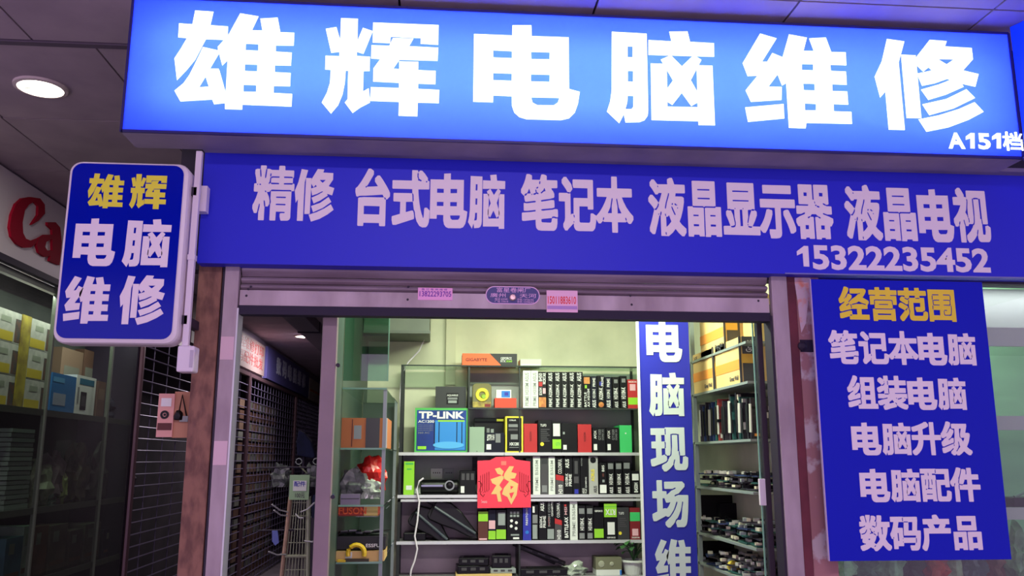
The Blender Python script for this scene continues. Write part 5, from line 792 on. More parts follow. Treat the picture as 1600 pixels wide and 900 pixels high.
# ------------------------------------------------------------------ right side shelf rack
XR = 1.68
rk_ = thing('side_rack', 'metal shelf rack with thin shelves along the right wall', 'shelf', (1.9, 5.5, Z0))
RL = [PX(1140, 541, XR).z-.004, PX(1140, 601, XR).z-.004, 1.705, 1.425, 1.135, .95]
M_rk = mat('rack_grey', (150, 160, 156), .4, metal=.3)
for z in RL: B(XR, 1.935, 4.62, 6.70, z-.014, z).build('shelf', M_rk, rk_)
for y in (5.66, 6.66): B(XR, XR+.025, y, y+.025, Z0, 2.75).build('upright', M_rk, rk_)
for y in (5.0,): B(XR+.2, XR+.215, y, y+.015, Z0, RL[2]).build('upright', M_rk, rk_)
B(1.60, 1.935, 6.66, 6.70, Z0, 2.7).build('back_panel', mat('rack_white_panel', (170, 182, 172), .6), rk_)
def carton(y0, y1, z0, h, label, dark=True):
    t = thing('monitor_carton', label, 'carton', (1.85, (y0+y1)/2, z0), 'monitor cartons on the right rack')
    B(XR+.01, 1.93, y0, y1, z0, z0+h).build('carton', M_kraft, t, .003)
    B(XR+.008, XR+.0102, y0+.03, y1, z0+h*.30, z0+h*.52).build('orange_band', M_kor, t)
    B(XR+.0, XR+.012, y0-.004, y0+.004, z0, z0+h).build('dark_edge', M_dgry, t)
    B(XR+.02, XR+.10, y0-.002, y0, z0, z0+h).build('dark_panel', M_dgry, t)
    B(XR+.012, XR+.085, y0-.004, y0-.002, z0+h*.42, z0+h*.62).build('packing_tape', mat('amber_tape', (222, 172, 70), .3), t)
    wd = (y1-y0)
    def side(s, ya, yb, za, zb): return lay(text_geo(s, .02), (XR+.0075, yb, za), (0, -(yb-ya), 0), (0, 0, zb-za), (-1, 0, 0), .0008)
    side('2-25', y1-.05-.07, y1-.05, z0+h*.84, z0+h*.93).build('number', M_dgry, t)
    side('Great Wall', y0+.05, y0+.20, z0+h*.08, z0+h*.18).build('lettering', M_dgry, t)
    vtext(t, 'Great', XR+.04, XR+.075, z0+h*.66, z0+h*.92, y0-.0022, M_ink, .02)
    return t
carton(4.735, 5.19, RL[1], .262, 'tan monitor carton nearest the door on the second rack shelf')
carton(5.22, 5.68, RL[1], .262, 'tan monitor carton behind the nearest one on the second rack shelf')
carton(4.98, 5.48, RL[0], .27, 'tan monitor carton up on the top rack shelf')
t = thing('plain_carton', 'plain tan carton at the front of the top rack shelf', 'carton', (1.9, 4.75, RL[0])); B(XR+.11, 1.93, 4.70, 4.95, RL[0], RL[0]+.28).build('carton', M_kraft, t); B(XR+.16, XR+.2, 4.698, 4.70, RL[0]+.05, RL[0]+.22).build('print', M_dgry, t); B(XR+.24, XR+.27, 4.698, 4.70, RL[0]+.07, RL[0]+.20).build('print', M_dgry, t)
# standing circuit boards
rnd = random.Random(11)
PCB = [mat('pcb_black', (26, 24, 34), .45, col2=(52, 44, 52), scale=60), mat('pcb_green', (24, 66, 62), .45, col2=(40, 90, 84), scale=60), mat('pcb_red', (150, 50, 44), .45, col2=(110, 36, 36), scale=60), mat('pcb_blue', (26, 40, 78), .45, col2=(44, 60, 100), scale=60)]
M_chip = mat('chip_silver', (190, 186, 176), .35); M_slot = mat('slot_cream', (216, 206, 180), .5)
order = [0, 0, 0, 1, 0, 1, 0, 0, 0, 2, 1, 3, 3, 0, 3, 0]
cnt_ = {}
for i, kk in enumerate(order):
    y = 4.70+.062*i; h = rnd.uniform(.20, .25)+(.03 if 3 <= i <= 9 else 0); w = rnd.uniform(.16, .20); tl_ = rnd.uniform(-5, 5)
    nm = {0: 'dark', 1: 'green', 2: 'red', 3: 'blue'}[kk]; cnt_[kk] = cnt_.get(kk, 0)+1
    nm = 'red circuit board standing among dark ones on the third rack shelf' if kk == 2 else '%s %s circuit board from the door, standing on the third rack shelf' % (ORD[cnt_[kk]-1], nm)
    t = thing('circuit_board', nm, 'circuit board', (XR+.05+w/2, y, RL[2]), 'circuit boards standing on the right rack')
    R = Matrix.Rotation(math.radians(rnd.uniform(-14, 14)), 3, 'Z') @ Matrix.Rotation(math.radians(tl_), 3, 'X'); c = Vector((XR+.035+w/2, y, RL[2]+h/2+.004))
    MB().obox(c, w, .012, h, R).build('board', PCB[kk], t)
    for j in range(6):
        MB().obox(c+R @ Vector((rnd.uniform(-.46, .4)*w, -.012, rnd.uniform(-.42, .42)*h)), rnd.uniform(.012, .04), .014, rnd.uniform(.012, .05), R).build('chip', (M_chip, M_slot, M_bplas, M_bplas, M_kor, PCB[kk])[j], t)
    MB().obox(c+R @ Vector((-.5*w, 0, 0)), .006, .03, h*.7, R).build('port_plate', M_chip if i % 3 == 0 else M_bplas2, t)
# flat piles
for lv, n0, dx, lab in ((3, 9, 0, 'fourth'), (4, 10, 0, 'fifth'), (5, 8, .03, 'lowest')):
    for i in range(n0*2):
        y = 4.70+.19*(i % 6)+rnd.uniform(-.03, .03); z = RL[lv]+.002+.036*(i//6); kk = rnd.choice((0, 0, 0, 1, 3))
        t = thing('circuit_board', 'dark circuit board lying in the loose pile on the %s rack shelf' % lab, 'circuit board', (1.82, y, z), 'circuit boards piled on the %s rack shelf' % lab)
        R = Matrix.Rotation(math.radians(rnd.uniform(-14, 14)), 3, 'Z') @ Matrix.Rotation(math.radians(rnd.uniform(-2, 2)), 3, 'X'); c = Vector((XR+.11+rnd.uniform(0, .03), y, z+.006))
        MB().obox(c, .20, .16, .008, R).build('board', PCB[kk], t)
        for j in range(7): MB().obox(c+R @ Vector((rnd.uniform(-.48, .3)*.22, rnd.uniform(-.42, .42)*.16, .012)), rnd.uniform(.012, .04), rnd.uniform(.012, .04), rnd.uniform(.012, .02), R).build('chip', rnd.choice((M_chip, M_slot, M_bplas, M_bplas2, M_gry)), t)
# dark monitors behind the piles
for lv, lab in ((3, 'black monitor back standing at the far end of the fifth rack shelf'), (4, 'black monitor back standing at the far end of the lowest rack shelf')):
    t = thing('monitor', lab, 'monitor', (1.8, 5.75, RL[lv+1])); zt = RL[lv]-.06
    B(XR+.03, 1.93, 5.70, 5.73, RL[lv+1], zt).build('screen_back', M_bplas, t, .004); B(XR+.15, XR+.27, 5.66, 5.70, RL[lv+1]+.05, zt-.05).build('mount', M_bplas2, t)
# yellow roll and white paper fold
a = PX(1139, 893, XR+.02); MB().lathe((XR+.05, a.y, RL[5]+.03), [(.015, -.02), (.034, -.02), (.034, .02), (.015, .02)], 16, 'y').build('tape_roll', mat('tape_roll_yellow', (220, 196, 70), .4), None, 0, 'small yellow tape roll on the lowest rack shelf', 'tape roll')
# sliding glass panel at the right jamb
gs = thing('glass_door', 'narrow green edged glass door slid against the right guide rail', 'glass door', (1.62, 4.33, Z0))
x0 = PY(1187, 700, 4.36).x; B(x0, 1.668, 4.36, 4.368, .05, 2.5).build('pane', M_gglass, gs); B(x0-.006, x0, 4.359, 4.369, .05, 2.5).build('polished_edge', M_gedge, gs)
B(1.645, 1.672, 4.345, 4.385, .05, 2.5).build('stile', mat('dark_stile', (56, 44, 60), .5), gs)
x0, x1, z0, z1 = rect_px(1207, 1219, 748, 790, 4.34); B(1.612, 1.644, 4.34, 4.36, z0, z1).build('handle', M_pvc, gs, .003)

# ------------------------------------------------------------------ alley on the left: fascia, glass showcase, grilles
def sx(px0, px1, py0, py1, X=XL):
    pm, qm = (px0+px1)/2, (py0+py1)/2; return PX(px0, qm, X).y, PX(px1, qm, X).y, PX(pm, py1, X).z, PX(pm, py0, X).z
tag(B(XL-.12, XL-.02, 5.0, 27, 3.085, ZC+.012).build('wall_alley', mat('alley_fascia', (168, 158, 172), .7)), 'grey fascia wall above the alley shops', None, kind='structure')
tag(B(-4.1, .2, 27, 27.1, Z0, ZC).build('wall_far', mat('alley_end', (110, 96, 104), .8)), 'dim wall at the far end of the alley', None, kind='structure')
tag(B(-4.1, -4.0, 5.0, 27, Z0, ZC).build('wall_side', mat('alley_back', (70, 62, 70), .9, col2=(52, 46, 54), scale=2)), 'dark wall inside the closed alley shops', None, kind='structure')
cs = thing('camera_shop_sign', 'white sign with large red letters over the left showcase', 'sign', (XL, 7.6, 3.1))
B(XL-.02, XL+.01, 5.4, 10.0, 3.10, 3.74).build('board', mat('camera_sign_white', (226, 216, 220), .45), cs)
M_cr = mat('camera_sign_red', (168, 14, 46), .7, spec=.15)
def on_x(loops):  # traced crop coordinates (scale 3.6, origin 0,200) onto the sign plane
    pts = [[PX(x/3.6, 200+y/3.6, XL+.01) for x, y in lp] for lp in loops]; geo = poly_geo([[[(p.y, p.z) for p in lp] for lp in pts]])
    return MB().add([(XL+.01+(.02 if z > 0 else 0), x, y) for x, y, z in geo[0]], geo[1])
on_x([[(160, 388), (110, 396), (75, 428), (50, 490), (40, 560), (50, 612), (80, 652), (120, 674), (160, 672), (190, 648), (200, 622), (165, 636), (132, 622), (116, 590), (113, 530), (126, 462), (150, 430), (180, 414), (202, 440), (200, 490), (163, 545), (203, 522), (240, 480), (238, 430), (212, 396)]]).build('letter', M_cr, cs)
on_x([[(255, 530), (300, 530), (326, 560), (335, 640), (331, 700), (322, 772), (265, 748), (270, 718), (240, 726), (205, 702), (192, 656), (205, 620), (240, 600), (282, 600), (280, 572), (255, 548)], [(281, 622), (248, 640), (240, 668), (254, 690), (282, 688)]]).build('letter', M_cr, cs)
lay(text_geo('non', .03), (XL+.01, 7.65, 3.2), (0, 1.7, 0), (0, 0, .3), (1, 0, 0), .02).build('letter', M_cr, cs)
B(XL-.02, XL+.03, 5.4, 10.0, 3.05, 3.10).build('lower_rail', M_darkst, cs)
# showcase
gc = thing('glass_showcase', 'tall dim glass showcase with shelves under the red lettered sign', 'showcase', (XL-.25, 8, Z0))
for y in (6.2, 7.62, 9.0): B(XL-.01, XL, y, y+(1.41 if y < 7 else 1.37 if y < 8.9 else .72), .05, 3.03).build('pane', M_dglass, gc)
M_sf = mat('showcase_frame', (104, 112, 100), .5)
for y in (6.18, 7.6, 8.98): B(XL-.03, XL+.004, y, y+.03, Z0, 3.05).build('mullion', M_sf, gc)
for z in (2.0, 1.2, .62): o = B(XL-.55, XL-.03, 6.2, 9.72, z-.012, z).build('shelf', M_gglass, gc); B(XL-.03, XL-.012, 6.2, 9.72, z-.05, z+.002).build('front_edge', M_sf, o)
B(XL-.60, XL-.56, 6.2, 9.72, Z0, 3.05).build('back_panel', mat('showcase_back', (72, 76, 74), .8, col2=(54, 58, 58), scale=2), gc)
B(XL-.06, XL-.016, 6.35, 9.55, 2.985, 3.03).build('added_batten', M_rim, gc)  # housing added to go with the showcase fill lamp
B(XL-.60, XL, 9.70, 9.74, Z0, 3.05).build('end_panel', M_darkst, gc)
x_ = XL-.14
def cbox(px0, px1, pyt, z0, m, label, cat='box', dep=.3, group=None, name='boxed_product', X=None):
    X = X or x_; y0, y1, _, z1 = sx(px0, px1, pyt, pyt+50, X); t = thing(name, label, cat, (X-dep/2, (y0+y1)/2, z0), group)
    B(X-dep, X, y0, y1, z0, z1).build('carton', m, t); return t, y0, y1, z0, z1, X
def cput(r_, u0, u1, v0, v1, m, name='print', t_=.0015):
    t, y0, y1, z0, z1, X = r_; return B(X, X+t_, y0+(y1-y0)*u0, y0+(y1-y0)*u1, z0+(z1-z0)*v0, z0+(z1-z0)*v1).build(name, m, t)
M_pw = mat('paper_box_white', (206, 208, 196), .6, col2=(176, 182, 172), scale=14); M_py = mat('paper_box_yellow', (206, 186, 40), .6)
ROWN = ['bottom', 'middle', 'top']; hrow = .255
for c_i, (a, b, cn) in enumerate(((-14, 27, 'near'), (44, 76, 'far'))):
    for k in range(3):
        z0 = 2.0+k*hrow; y0 = PX(a, 560, x_).y; y1 = PX(b, 560, x_).y; lab = 'white and yellow paper box, %s of the %s stack left in the showcase' % (ROWN[k], cn)
        t = thing('paper_box', lab, 'box', (x_-.15, (y0+y1)/2, z0), 'white and yellow paper boxes in the showcase'); r_ = (t, y0, y1, z0, z0+hrow-.005, x_)
        B(x_-.3, x_, y0, y1, z0, z0+hrow-.005).build('carton', M_pw, t); cput(r_, 0, .72, .04, .34, M_py); cput(r_, .78, 1, .05, .8, mat('fruit_print', (110, 70, 50), .6, col2=(60, 70, 70), scale=20)); cput(r_, .2, .6, .62, .8, mat('pale_green_print', (150, 160, 140), .6))
y0 = PX(28.5, 560, x_).y; y1 = PX(43, 560, x_).y; B(x_-.05, x_+.002, y0, y1, 2.0, 2.0+3*hrow).build('yellow_strip', mat('strip_yellow', (190, 176, 50), .6, col2=(130, 110, 40), scale=9), None, 0, 'upright yellow strip between the paper box stacks', 'strip')
r_ = cbox(80, 118, 585, 2.0, mat('ink_box_blue', (30, 110, 176), .5), 'blue half of the printer box, on the upper showcase shelf'); cput(r_, .1, .6, .2, .5, mat('ink_white_print', (150, 160, 180), .6)); cput(r_, .05, .5, .78, .9, mat('ink_light_blue', (90, 160, 210), .5))
r_ = cbox(118.5, 149, 588, 2.0, M_wht, 'white printer box beside the blue box in the showcase'); cput(r_, .15, .9, .78, .93, mat('ink_teal', (30, 110, 140), .5)); cput(r_, .25, .55, .15, .6, M_blk, 'picture'); cput(r_, .3, .5, .25, .5, M_dgry, 'picture_detail', .003); cput(r_, .08, .16, .3, .7, M_ginkg)
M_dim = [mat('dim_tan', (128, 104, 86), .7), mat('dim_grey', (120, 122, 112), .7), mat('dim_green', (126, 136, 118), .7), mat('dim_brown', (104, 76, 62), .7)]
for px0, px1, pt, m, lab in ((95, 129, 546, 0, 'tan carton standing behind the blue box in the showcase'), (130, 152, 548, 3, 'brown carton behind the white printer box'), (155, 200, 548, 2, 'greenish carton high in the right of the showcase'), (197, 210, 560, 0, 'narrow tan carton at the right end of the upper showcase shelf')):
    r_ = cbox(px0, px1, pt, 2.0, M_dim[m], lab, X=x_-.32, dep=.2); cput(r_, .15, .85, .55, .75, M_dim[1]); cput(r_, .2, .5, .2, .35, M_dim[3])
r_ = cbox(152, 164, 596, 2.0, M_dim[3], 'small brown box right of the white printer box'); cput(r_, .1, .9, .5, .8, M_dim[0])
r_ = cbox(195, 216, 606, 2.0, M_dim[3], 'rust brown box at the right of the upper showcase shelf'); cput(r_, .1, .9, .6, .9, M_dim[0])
a = PX(180, 630, x_-.1); MB().blob((x_-.1, a.y, 2.0), .09, .22, .26, .25, 21, 3).build('camera_bag', mat('dark_navy_cloth', (34, 36, 56), .8), None, 0, 'dark navy camera bag between boxes on the upper showcase shelf', 'bag')
# middle shelf
z0 = 1.2; y0, y1 = PX(15, 710, x_).y, PX(52, 710, x_).y
t = thing('sheet_stack', 'tall stack of pale ridged trays at the left of the showcase', 'stack', (x_-.1, (y0+y1)/2, z0))
for k in range(17): B(x_-.22, x_-.004*(k % 2), y0+.006*(k % 3), y1-.006*((k+1) % 3), z0+k*.038, z0+k*.038+.031).build('tray', mat('tray_grey', (128, 140, 132), .6), t)
seeds = [(66, 710, .10, .36, (150, 156, 130), 'pale plastic bag of goods beside the tray stack'), (86, 718, .09, .46, (128, 108, 116), 'mauve wrapped bundle on the middle showcase shelf'), (92, 745, .05, .30, (150, 160, 96), 'lime pouch in the middle of the showcase'), (72, 760, .07, .16, (120, 150, 130), 'pale green pouch low beside the tray stack'), (120, 740, .10, .50, (92, 82, 66), 'brown padded bag on the middle showcase shelf'),
         (152, 735, .12, .46, (76, 72, 70), 'grey cloth bag right of the brown bag'), (178, 745, .10, .38, (92, 96, 92), 'bundle of grey cables on the middle showcase shelf'), (196, 750, .09, .30, (82, 78, 92), 'purple grey pouch at the right of the middle showcase shelf')]
for k, (px, py, w, h, c, lab) in enumerate(seeds):
    a = PX(px, py, x_-.12); MB().blob((x_-.14, a.y, 1.2), .10, w*2.2, h, .22, 30+k, 3).build('bag', mat('goods_%d' % k, c, .5, col2=tuple(int(v*.7) for v in c), scale=9), None, 0, lab, 'bag')
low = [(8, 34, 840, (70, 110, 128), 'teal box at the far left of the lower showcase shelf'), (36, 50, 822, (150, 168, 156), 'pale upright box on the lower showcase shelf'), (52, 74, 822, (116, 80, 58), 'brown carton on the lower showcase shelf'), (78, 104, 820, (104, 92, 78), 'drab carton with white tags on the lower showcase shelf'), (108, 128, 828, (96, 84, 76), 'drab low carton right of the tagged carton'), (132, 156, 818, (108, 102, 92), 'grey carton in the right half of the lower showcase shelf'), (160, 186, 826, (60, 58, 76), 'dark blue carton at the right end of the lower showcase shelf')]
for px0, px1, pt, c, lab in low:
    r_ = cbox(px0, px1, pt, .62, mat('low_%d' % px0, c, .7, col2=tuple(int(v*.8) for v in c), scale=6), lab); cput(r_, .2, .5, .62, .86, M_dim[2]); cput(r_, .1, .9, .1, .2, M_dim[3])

# grilles
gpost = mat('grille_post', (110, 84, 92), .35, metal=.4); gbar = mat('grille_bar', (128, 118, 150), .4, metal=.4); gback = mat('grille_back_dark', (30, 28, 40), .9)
def grille(y0, y1, label, nb, nv, sep, zt=3.05, dense=False):
    t = thing('security_grille', label, 'grille', (XL, (y0+y1)/2, Z0), 'closed grilles along the alley')
    for y in (y0, y1-.07): MB().tube([(XL, y+.035, Z0), (XL, y+.035, zt)], .04, 10).build('post', gpost, t)
    B(XL-.03, XL+.03, y0, y1, zt-.06, zt).build('top_rail', gpost, t)
    mh = MB().tube([(0, 0, 0), (0, y1-y0-.1, 0)], .008, 6).mesh('horizontal_bar', gbar); mv = MB().tube([(0, 0, Z0), (0, 0, zt-.06)], .006, 6).mesh('vertical_bar', gbar)
    if not dense:
        for k in range(nb+5): inst('horizontal_bar', mh, (XL, y0+.05, .15+(k-5)*sep), t)
        for k in range(nv): inst('vertical_bar', mv, (XL-.014, y0+(y1-y0)*(k+1)/(nv+1), 0), t)
    else:
        g_ = MB()
        for k in range(-6, nb): g_.tube([(XL, y0+.05, .15+k*sep), (XL, y1-.05, .15+k*sep)], .009, 5)
        for k in range(nv): yy = y0+(y1-y0)*(k+1)/(nv+1); g_.tube([(XL-.014, yy, Z0), (XL-.014, yy, zt-.06)], .009, 5)
        o = g_.build('mesh_grid', gbar, t); o['kind'] = 'stuff'
    return t
grille(9.78, 12.4, 'grey bar grille between the showcase and the rusty column', 22, 4, .128)
grille(12.4, 15.3, 'bar grille seen just right of the shutter guide, ending at a round post', 22, 4, .128)
grille(15.3, 20.3, 'wide mesh grille in the middle of the alley row', 22, 16, .128)
grille(20.3, 25.2, 'far mesh grille at the end of the alley row', 30, 22, .095, dense=True)
# pale goods seen behind the middle grille: rows of hanging packs
rnd = random.Random(5)
for j in range(6):
    t = thing('goods_rack', '%s hanging strip of dim packs behind the middle grille, counted from the left' % ORD[j], 'goods strip', (XL-.25, 15.9+.62*j, .3), 'packs hanging behind the middle grille')
    for k in range(17): B(XL-.27, XL-.23, 15.75+.62*j+rnd.uniform(0, .1), 16.2+.62*j, Z0+k*.19, Z0+k*.19+.15).build('pack', M_dim[(j+k) % 2 if k % 3 else 3], t)
# alley signs
as_ = thing('alley_sign', 'beige alley sign with rows of red characters above the grilles', 'sign', (XL, 15, 3.1))
B(XL-.02, XL+.02, 11.6, 16.45, 3.10, 3.66).build('board', mat('alley_sign_beige', (158, 138, 134), .5), as_)
lay(text_geo('电脑维修打印', 0), (XL+.02, 13.9, 3.42), (0, 2.4, 0), (0, 0, .2), (1, 0, 0), .003).build('lettering', mat('faded_red', (170, 60, 60), .5), as_)
lay(text_geo('数码配件批发', 0), (XL+.02, 13.9, 3.19), (0, 2.4, 0), (0, 0, .2), (1, 0, 0), .003).build('lettering', MATS['faded_red'], as_)
as_ = thing('alley_sign', 'violet blue alley sign with pale characters above the far grille', 'sign', (XL, 18.6, 3.1))
B(XL-.02, XL+.05, 16.55, 21.9, 3.08, 3.68).build('board', mat('alley_sign_blue', (92, 88, 150), .4), as_)
for i, ch in enumerate('数码电脑维修'):
    lay(glyph(ch), (XL+.05, 17.5+.66*i, 3.25), (0, .5, 0), (0, 0, .34), (1, 0, 0), .003).build('character', mat('alley_white', (200, 204, 225), .5), as_)
as_ = thing('alley_sign', 'small white and red sign at the far end of the alley', 'sign', (XL, 24, 3.05)); B(XL-.02, XL+.02, 22.2, 24.3, 3.02, 3.6).build('board', mat('far_sign_white', (206, 196, 180), .5), as_); B(XL-.02, XL+.05, 24.3, 26.8, 3.0, 3.6).build('red_board', M_red, as_); B(XL+.02, XL+.024, 22.3, 24.2, 3.28, 3.34).build('stripe', M_gold, as_)
# alley ceiling beam and pipes
t = thing('ceiling_duct', 'grey slanting duct hanging under the alley ceiling', 'duct', (-2.15, 15, 3.5)); B(-2.28, -1.95, 11.5, 18, 3.60, 3.775).build('duct_body', mat('alley_duct', (120, 116, 128), .6), t); B(-2.29, -1.94, 14.0, 14.04, 3.58, 3.76).build('strap', M_darkst, t)
for i, xx in enumerate((-1.5, -1.3)): MB().tube([(xx, 9, 3.705), (xx, 20, 3.705)], .07, 10).build('overhead_pipe', M_darkst, None, 0, ('thick dark pipe under the alley ceiling next to the duct', 'thick dark pipe under the alley ceiling nearest the door post')[i], 'pipe')
# recessed lamps
M_lamp = mat('lamp_glow', (255, 250, 235), .4, emit=(255, 246, 226), es=9); M_lring = mat('lamp_ring', (214, 200, 196), .4)
def downlight(x, y, r_, label):
    t = thing('recessed_downlight', label, 'lamp', (x, y, ZC-.03)); MB().lathe((x, y, ZC-.012), [(r_, -.018), (r_+.022, -.014), (r_+.024, .012), (r_, .012)], 28).build('trim_ring', M_lring, t); MB().lathe((x, y, ZC-.03), [(0, .004), (r_*.8, .004), (r_, .012), (r_, .02), (0, .02)], 28).build('diffuser', M_lamp, t); return t
t = downlight(-2.385, 5.01, .125, 'bright round recessed downlight in the left ceiling'); B(-2.47, -2.40, 4.985, 4.992, ZC-.036, ZC-.028).build('clip', M_gry, t)
downlight(-2.3, 9.6, .14, 'unseen downlight added to brighten the near part of the alley')  # fixture added for the alley fill, out of view behind the fascia
downlight(-2.46, 15.7, .14, 'small far downlight over the alley')
for x, y in ((.3, .3),): t = thing('ceiling_lamp', 'long tube lamp on the ceiling in front of the shop', 'lamp', (x, y, 3.73)); B(x-1.22, x+1.22, y-.17, y+.17, 3.735, ZC).build('tray', M_lring, t)
t = thing('tube_lamp', 'long tube lamp on the shop ceiling', 'lamp', (.55, 4.95, 2.9)); B(-.2, 1.3, 4.89, 5.01, 2.875, 2.93).build('batten', M_lring, t)
# wire rack in the alley
YW = 6.0; a, b = PY(440, 900, YW), PY(481, 900, YW); c, d = PY(454, 776, YW), PY(483, 776, YW)
wr_ = thing('wire_rack', 'leaning wire hook rack with a card on top in the alley', 'rack', (-.95, YW, Z0)); M_wire = mat('rack_wire', (150, 156, 130), .45); M_wood = mat('rack_wood', (190, 160, 136), .7, col2=(150, 120, 100), scale=12)
def foot(p, q): return Vector(q)+(Vector(p)-Vector(q))*((Vector(q).z-Z0)/(Vector(q).z-Vector(p).z))
fa, fb_ = foot(a, c), foot(b, d)
for p, q in ((fa, c), (fb_, d)): MB().tube([p, q], .014, 8).build('side_rail', M_wood if q == c else M_wire, wr_)
for k in range(7): u = (k+1)/8; MB().tube([fa.lerp(fb_, u), c.lerp(d, u)], .0035, 6).build('wire', M_wire, wr_)
for k in range(16): u = .98-.045*k; MB().tube([fa.lerp(c, u), fb_.lerp(d, u)], .003, 6).build('cross_wire', M_wire, wr_)
u = .80; MB().tube([fa.lerp(c, u), fb_.lerp(d, u)], .011, 8).build('rail', M_wire, wr_)
for px, py, ex, ey in ((450, 800, 425, 788), (449, 806, 428, 797), (447, 866, 420, 862), (470, 800, 492, 785), (476, 845, 500, 842), (462, 803, 474, 809)):
    p, q = PY(px, py, YW-.01), PY(ex, ey, YW-.12); MB().tube([p, (p+q)/2+Vector((0, 0, -.012)), q], .005, 6).build('hook', M_alu, wr_)
pk = thing('price_card', 'green framed price card fixed on top of the wire rack', 'card', (-.93, YW-.03, 1.3))
x0, x1, z0, z1 = rect_px(452, 483, 742, 781, YW-.03); B(x0, x1, YW-.03, YW-.02, z0, z1).build('frame', mat('card_green', (150, 186, 140), .5), pk)
x0, x1, z0, z1 = rect_px(458, 479, 751, 767, YW-.032); B(x0, x1, YW-.034, YW-.03, z0, z1).build('card_face', M_wht, pk); text_px(pk, '配件', 459.5, 477.5, 752, 760, YW-.034, M_rblu, .01); text_px(pk, '100元', 461, 476, 770, 778, YW-.03, M_dgry, .01)
bl = [(PY(442, 748, 6.1), .06, 'crumpled clear bag hanging left of the price card', 41), (PY(492, 752, 6.1), .06, 'crumpled clear bag hanging right of the price card', 42)]
for p, s, lab, sd in bl: MB().blob((p.x, 6.03, PY(450, 731, YW).z-.125), s, .045, .14, .3, sd, 3).build('hanging_bag', mat('smoky_bag', (110, 116, 112), .2, col2=(60, 66, 66), scale=22), None, 0, lab, 'bag')
t = thing('wire_ring_tool', 'wire rings of a clamp sticking up above the price card', 'tool', PY(478, 735, 6.1))
for px in (467, 494): p = PY(px, 721, 6.1); MB().tube([(p.x+.02*math.cos(k*math.pi/6), 6.1, p.z+.02*math.sin(k*math.pi/6)) for k in range(12)], .004, 6, True).build('ring', M_gry, t)
p, q = PY(468, 728, 6.1), PY(493, 728, 6.1); MB().tube([p, PY(480, 740, 6.1), q], .006, 6).build('handle', M_wire, t)
for py, px in ((829, 403), (731, 405), (731, 508)): MB().tube([PY(px, py, YW), PY(460, py-1, YW)], .006, 6).build('hook', M_darkst, wr_)
# dark blue jacket
jp = [PY(x, y, 8.0) for x, y in ((466, 672), (475, 676), (486, 690), (492, 712), (490, 716), (464, 712), (463, 690))]
jt = thing('coat_stand', 'dark blue cloth hanging on a thin pole behind the wire rack in the alley', 'cloth', (jp[3].x, 8.06, Z0))
MB().prism(jp, (0, .12, 0)).build('cloth', mat('blue_cloth', (26, 34, 74), .9, col2=(18, 24, 54), scale=9), jt, .02); MB().tube([(jp[1].x, 8.06, Z0), (jp[1].x, 8.06, jp[1].z)], .012, 8).build('pole', M_darkst, jt)
jp = [PY(x, y, 7.6) for x, y in ((486, 772), (502, 768), (502, 812), (488, 810))]; st_ = thing('sack_trolley', 'dark blue sack on a small trolley right of the wire rack', 'sack', (jp[0].x, 7.7, Z0)); MB().prism(jp, (0, .15, Z0)).build('sack', MATS['blue_cloth'], st_, .02); B(jp[0].x-.02, jp[1].x+.02, 7.6, 7.75, Z0, jp[3].z+.005).build('trolley', M_darkst, st_)
jp = [PY(x, y, YW-.01) for x, y in ((425, 829), (434, 829), (436, 848), (430, 853), (425, 846))]; MB().prism(jp, (0, .02, 0)).build('blue_tag', mat('tag_blue', (96, 110, 180), .6), None, .003, 'small blue tag hung left of the wire rack', 'tag')

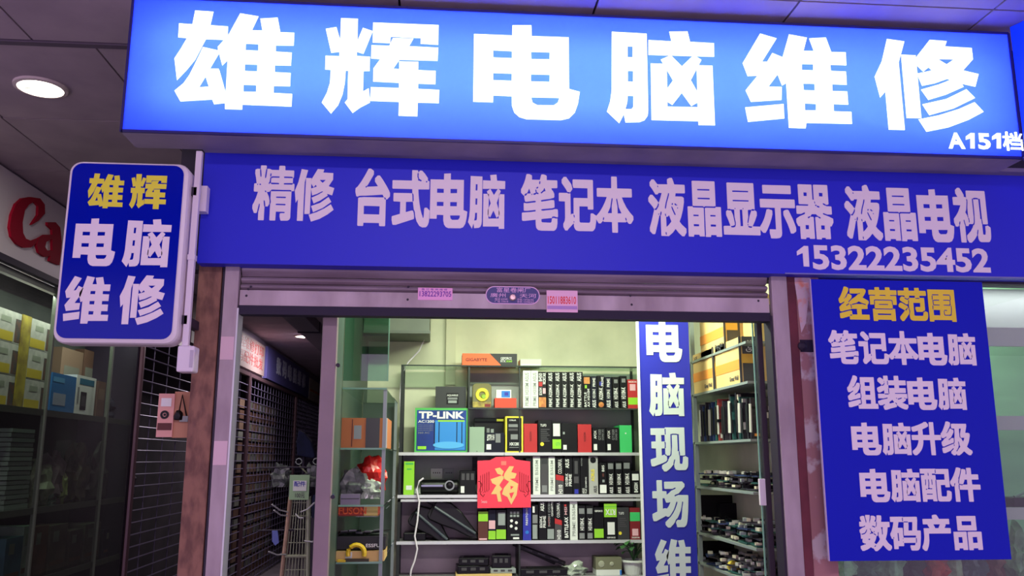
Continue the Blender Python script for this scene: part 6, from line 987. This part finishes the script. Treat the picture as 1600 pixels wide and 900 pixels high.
# ------------------------------------------------------------------ neighbour on the right
M_np = mat('neighbour_green', (196, 222, 196), .7); mat('neighbour_shelf', (206, 214, 206), .5); M_npk = mat('neighbour_shelf_pink', (248, 216, 234), .5)
tag(B(1.97, 5.2, 4.95, 5.0, Z0, ZC).build('wall_neighbour', M_np), 'pale green back wall of the neighbouring showcase', None, kind='structure')
nb = thing('neighbour_showcase', 'glass showcase with pink edged shelves behind the blue list panel', 'showcase', (3.3, 4.5, Z0))
for py0, py1 in ((512, 541), (650, 672), (793, 812)):
    z0, z1 = PY(1585, py1, 4.35).z, PY(1585, py0, 4.35).z; o = B(1.975, 5.1, 4.37, 4.93, z0+.02, z1-.01).build('shelf', M_gglass, nb); B(1.975, 5.1, 4.35, 4.37, z0, z1).build('front_edge', M_npk, o)
z0 = PY(1585, 512, 4.35).z; B(1.975, 5.1, 4.45, 4.47, z0, 2.52).build('header_panel', mat('neighbour_header', (222, 214, 220), .6), nb)
B(1.975, 5.1, 4.24, 4.248, .3, 2.5).build('pane', M_glass, nb)
B(1.975, 5.1, 4.35, 4.93, .98, 1.0).build('base_shelf', MATS['neighbour_shelf'], nb)
rnd = random.Random(9)
cl = [(1310, (170, 184, 160), 'pale green bag under the left corner of the list panel'), (1345, (96, 110, 100), 'dark clear bag under the list panel'), (1385, (150, 160, 142), 'crumpled silvery bag under the list panel'), (1420, (60, 54, 58), 'black coil bundle under the list panel'), (1452, (196, 60, 48), 'red bag under the middle of the list panel'), (1480, (176, 168, 150), 'cream bag right of the red bag'), (1515, (80, 80, 96), 'grey blue bag under the list panel'), (1548, (130, 70, 66), 'dull red bag near the right corner of the list panel'), (1585, (120, 134, 112), 'sage bag at the right edge of the picture')]
for k, (px, c, lab) in enumerate(cl):
    p = PY(px, 900, 4.5); MB().blob((p.x, 4.47+.03*(k % 2), 1.0), .075, .07, .16+.03*(k % 3), .3, 60+k, 3).build('goods_bag', mat('nb_bag_%d' % k, c, .3, col2=tuple(min(255, int(v*1.35)) for v in c), scale=16), None, 0, lab, 'bag')
z0 = PY(1585, 793, 4.35).z; p = PY(1592, 775, 4.45); t = thing('black_device', 'black device lying on the neighbour shelf right of the list panel', 'device', (p.x+.08, 4.5, z0)); B(p.x-.05, p.x+.3, 4.42, 4.6, z0-.01, z0+.045).build('housing', M_bplas, t, .006); MB().tube([(p.x-.04, 4.43, z0+.05), (p.x+.05, 4.43, z0+.085), (p.x+.28, 4.43, z0+.09)], .008, 6).build('handle', M_gry, t)
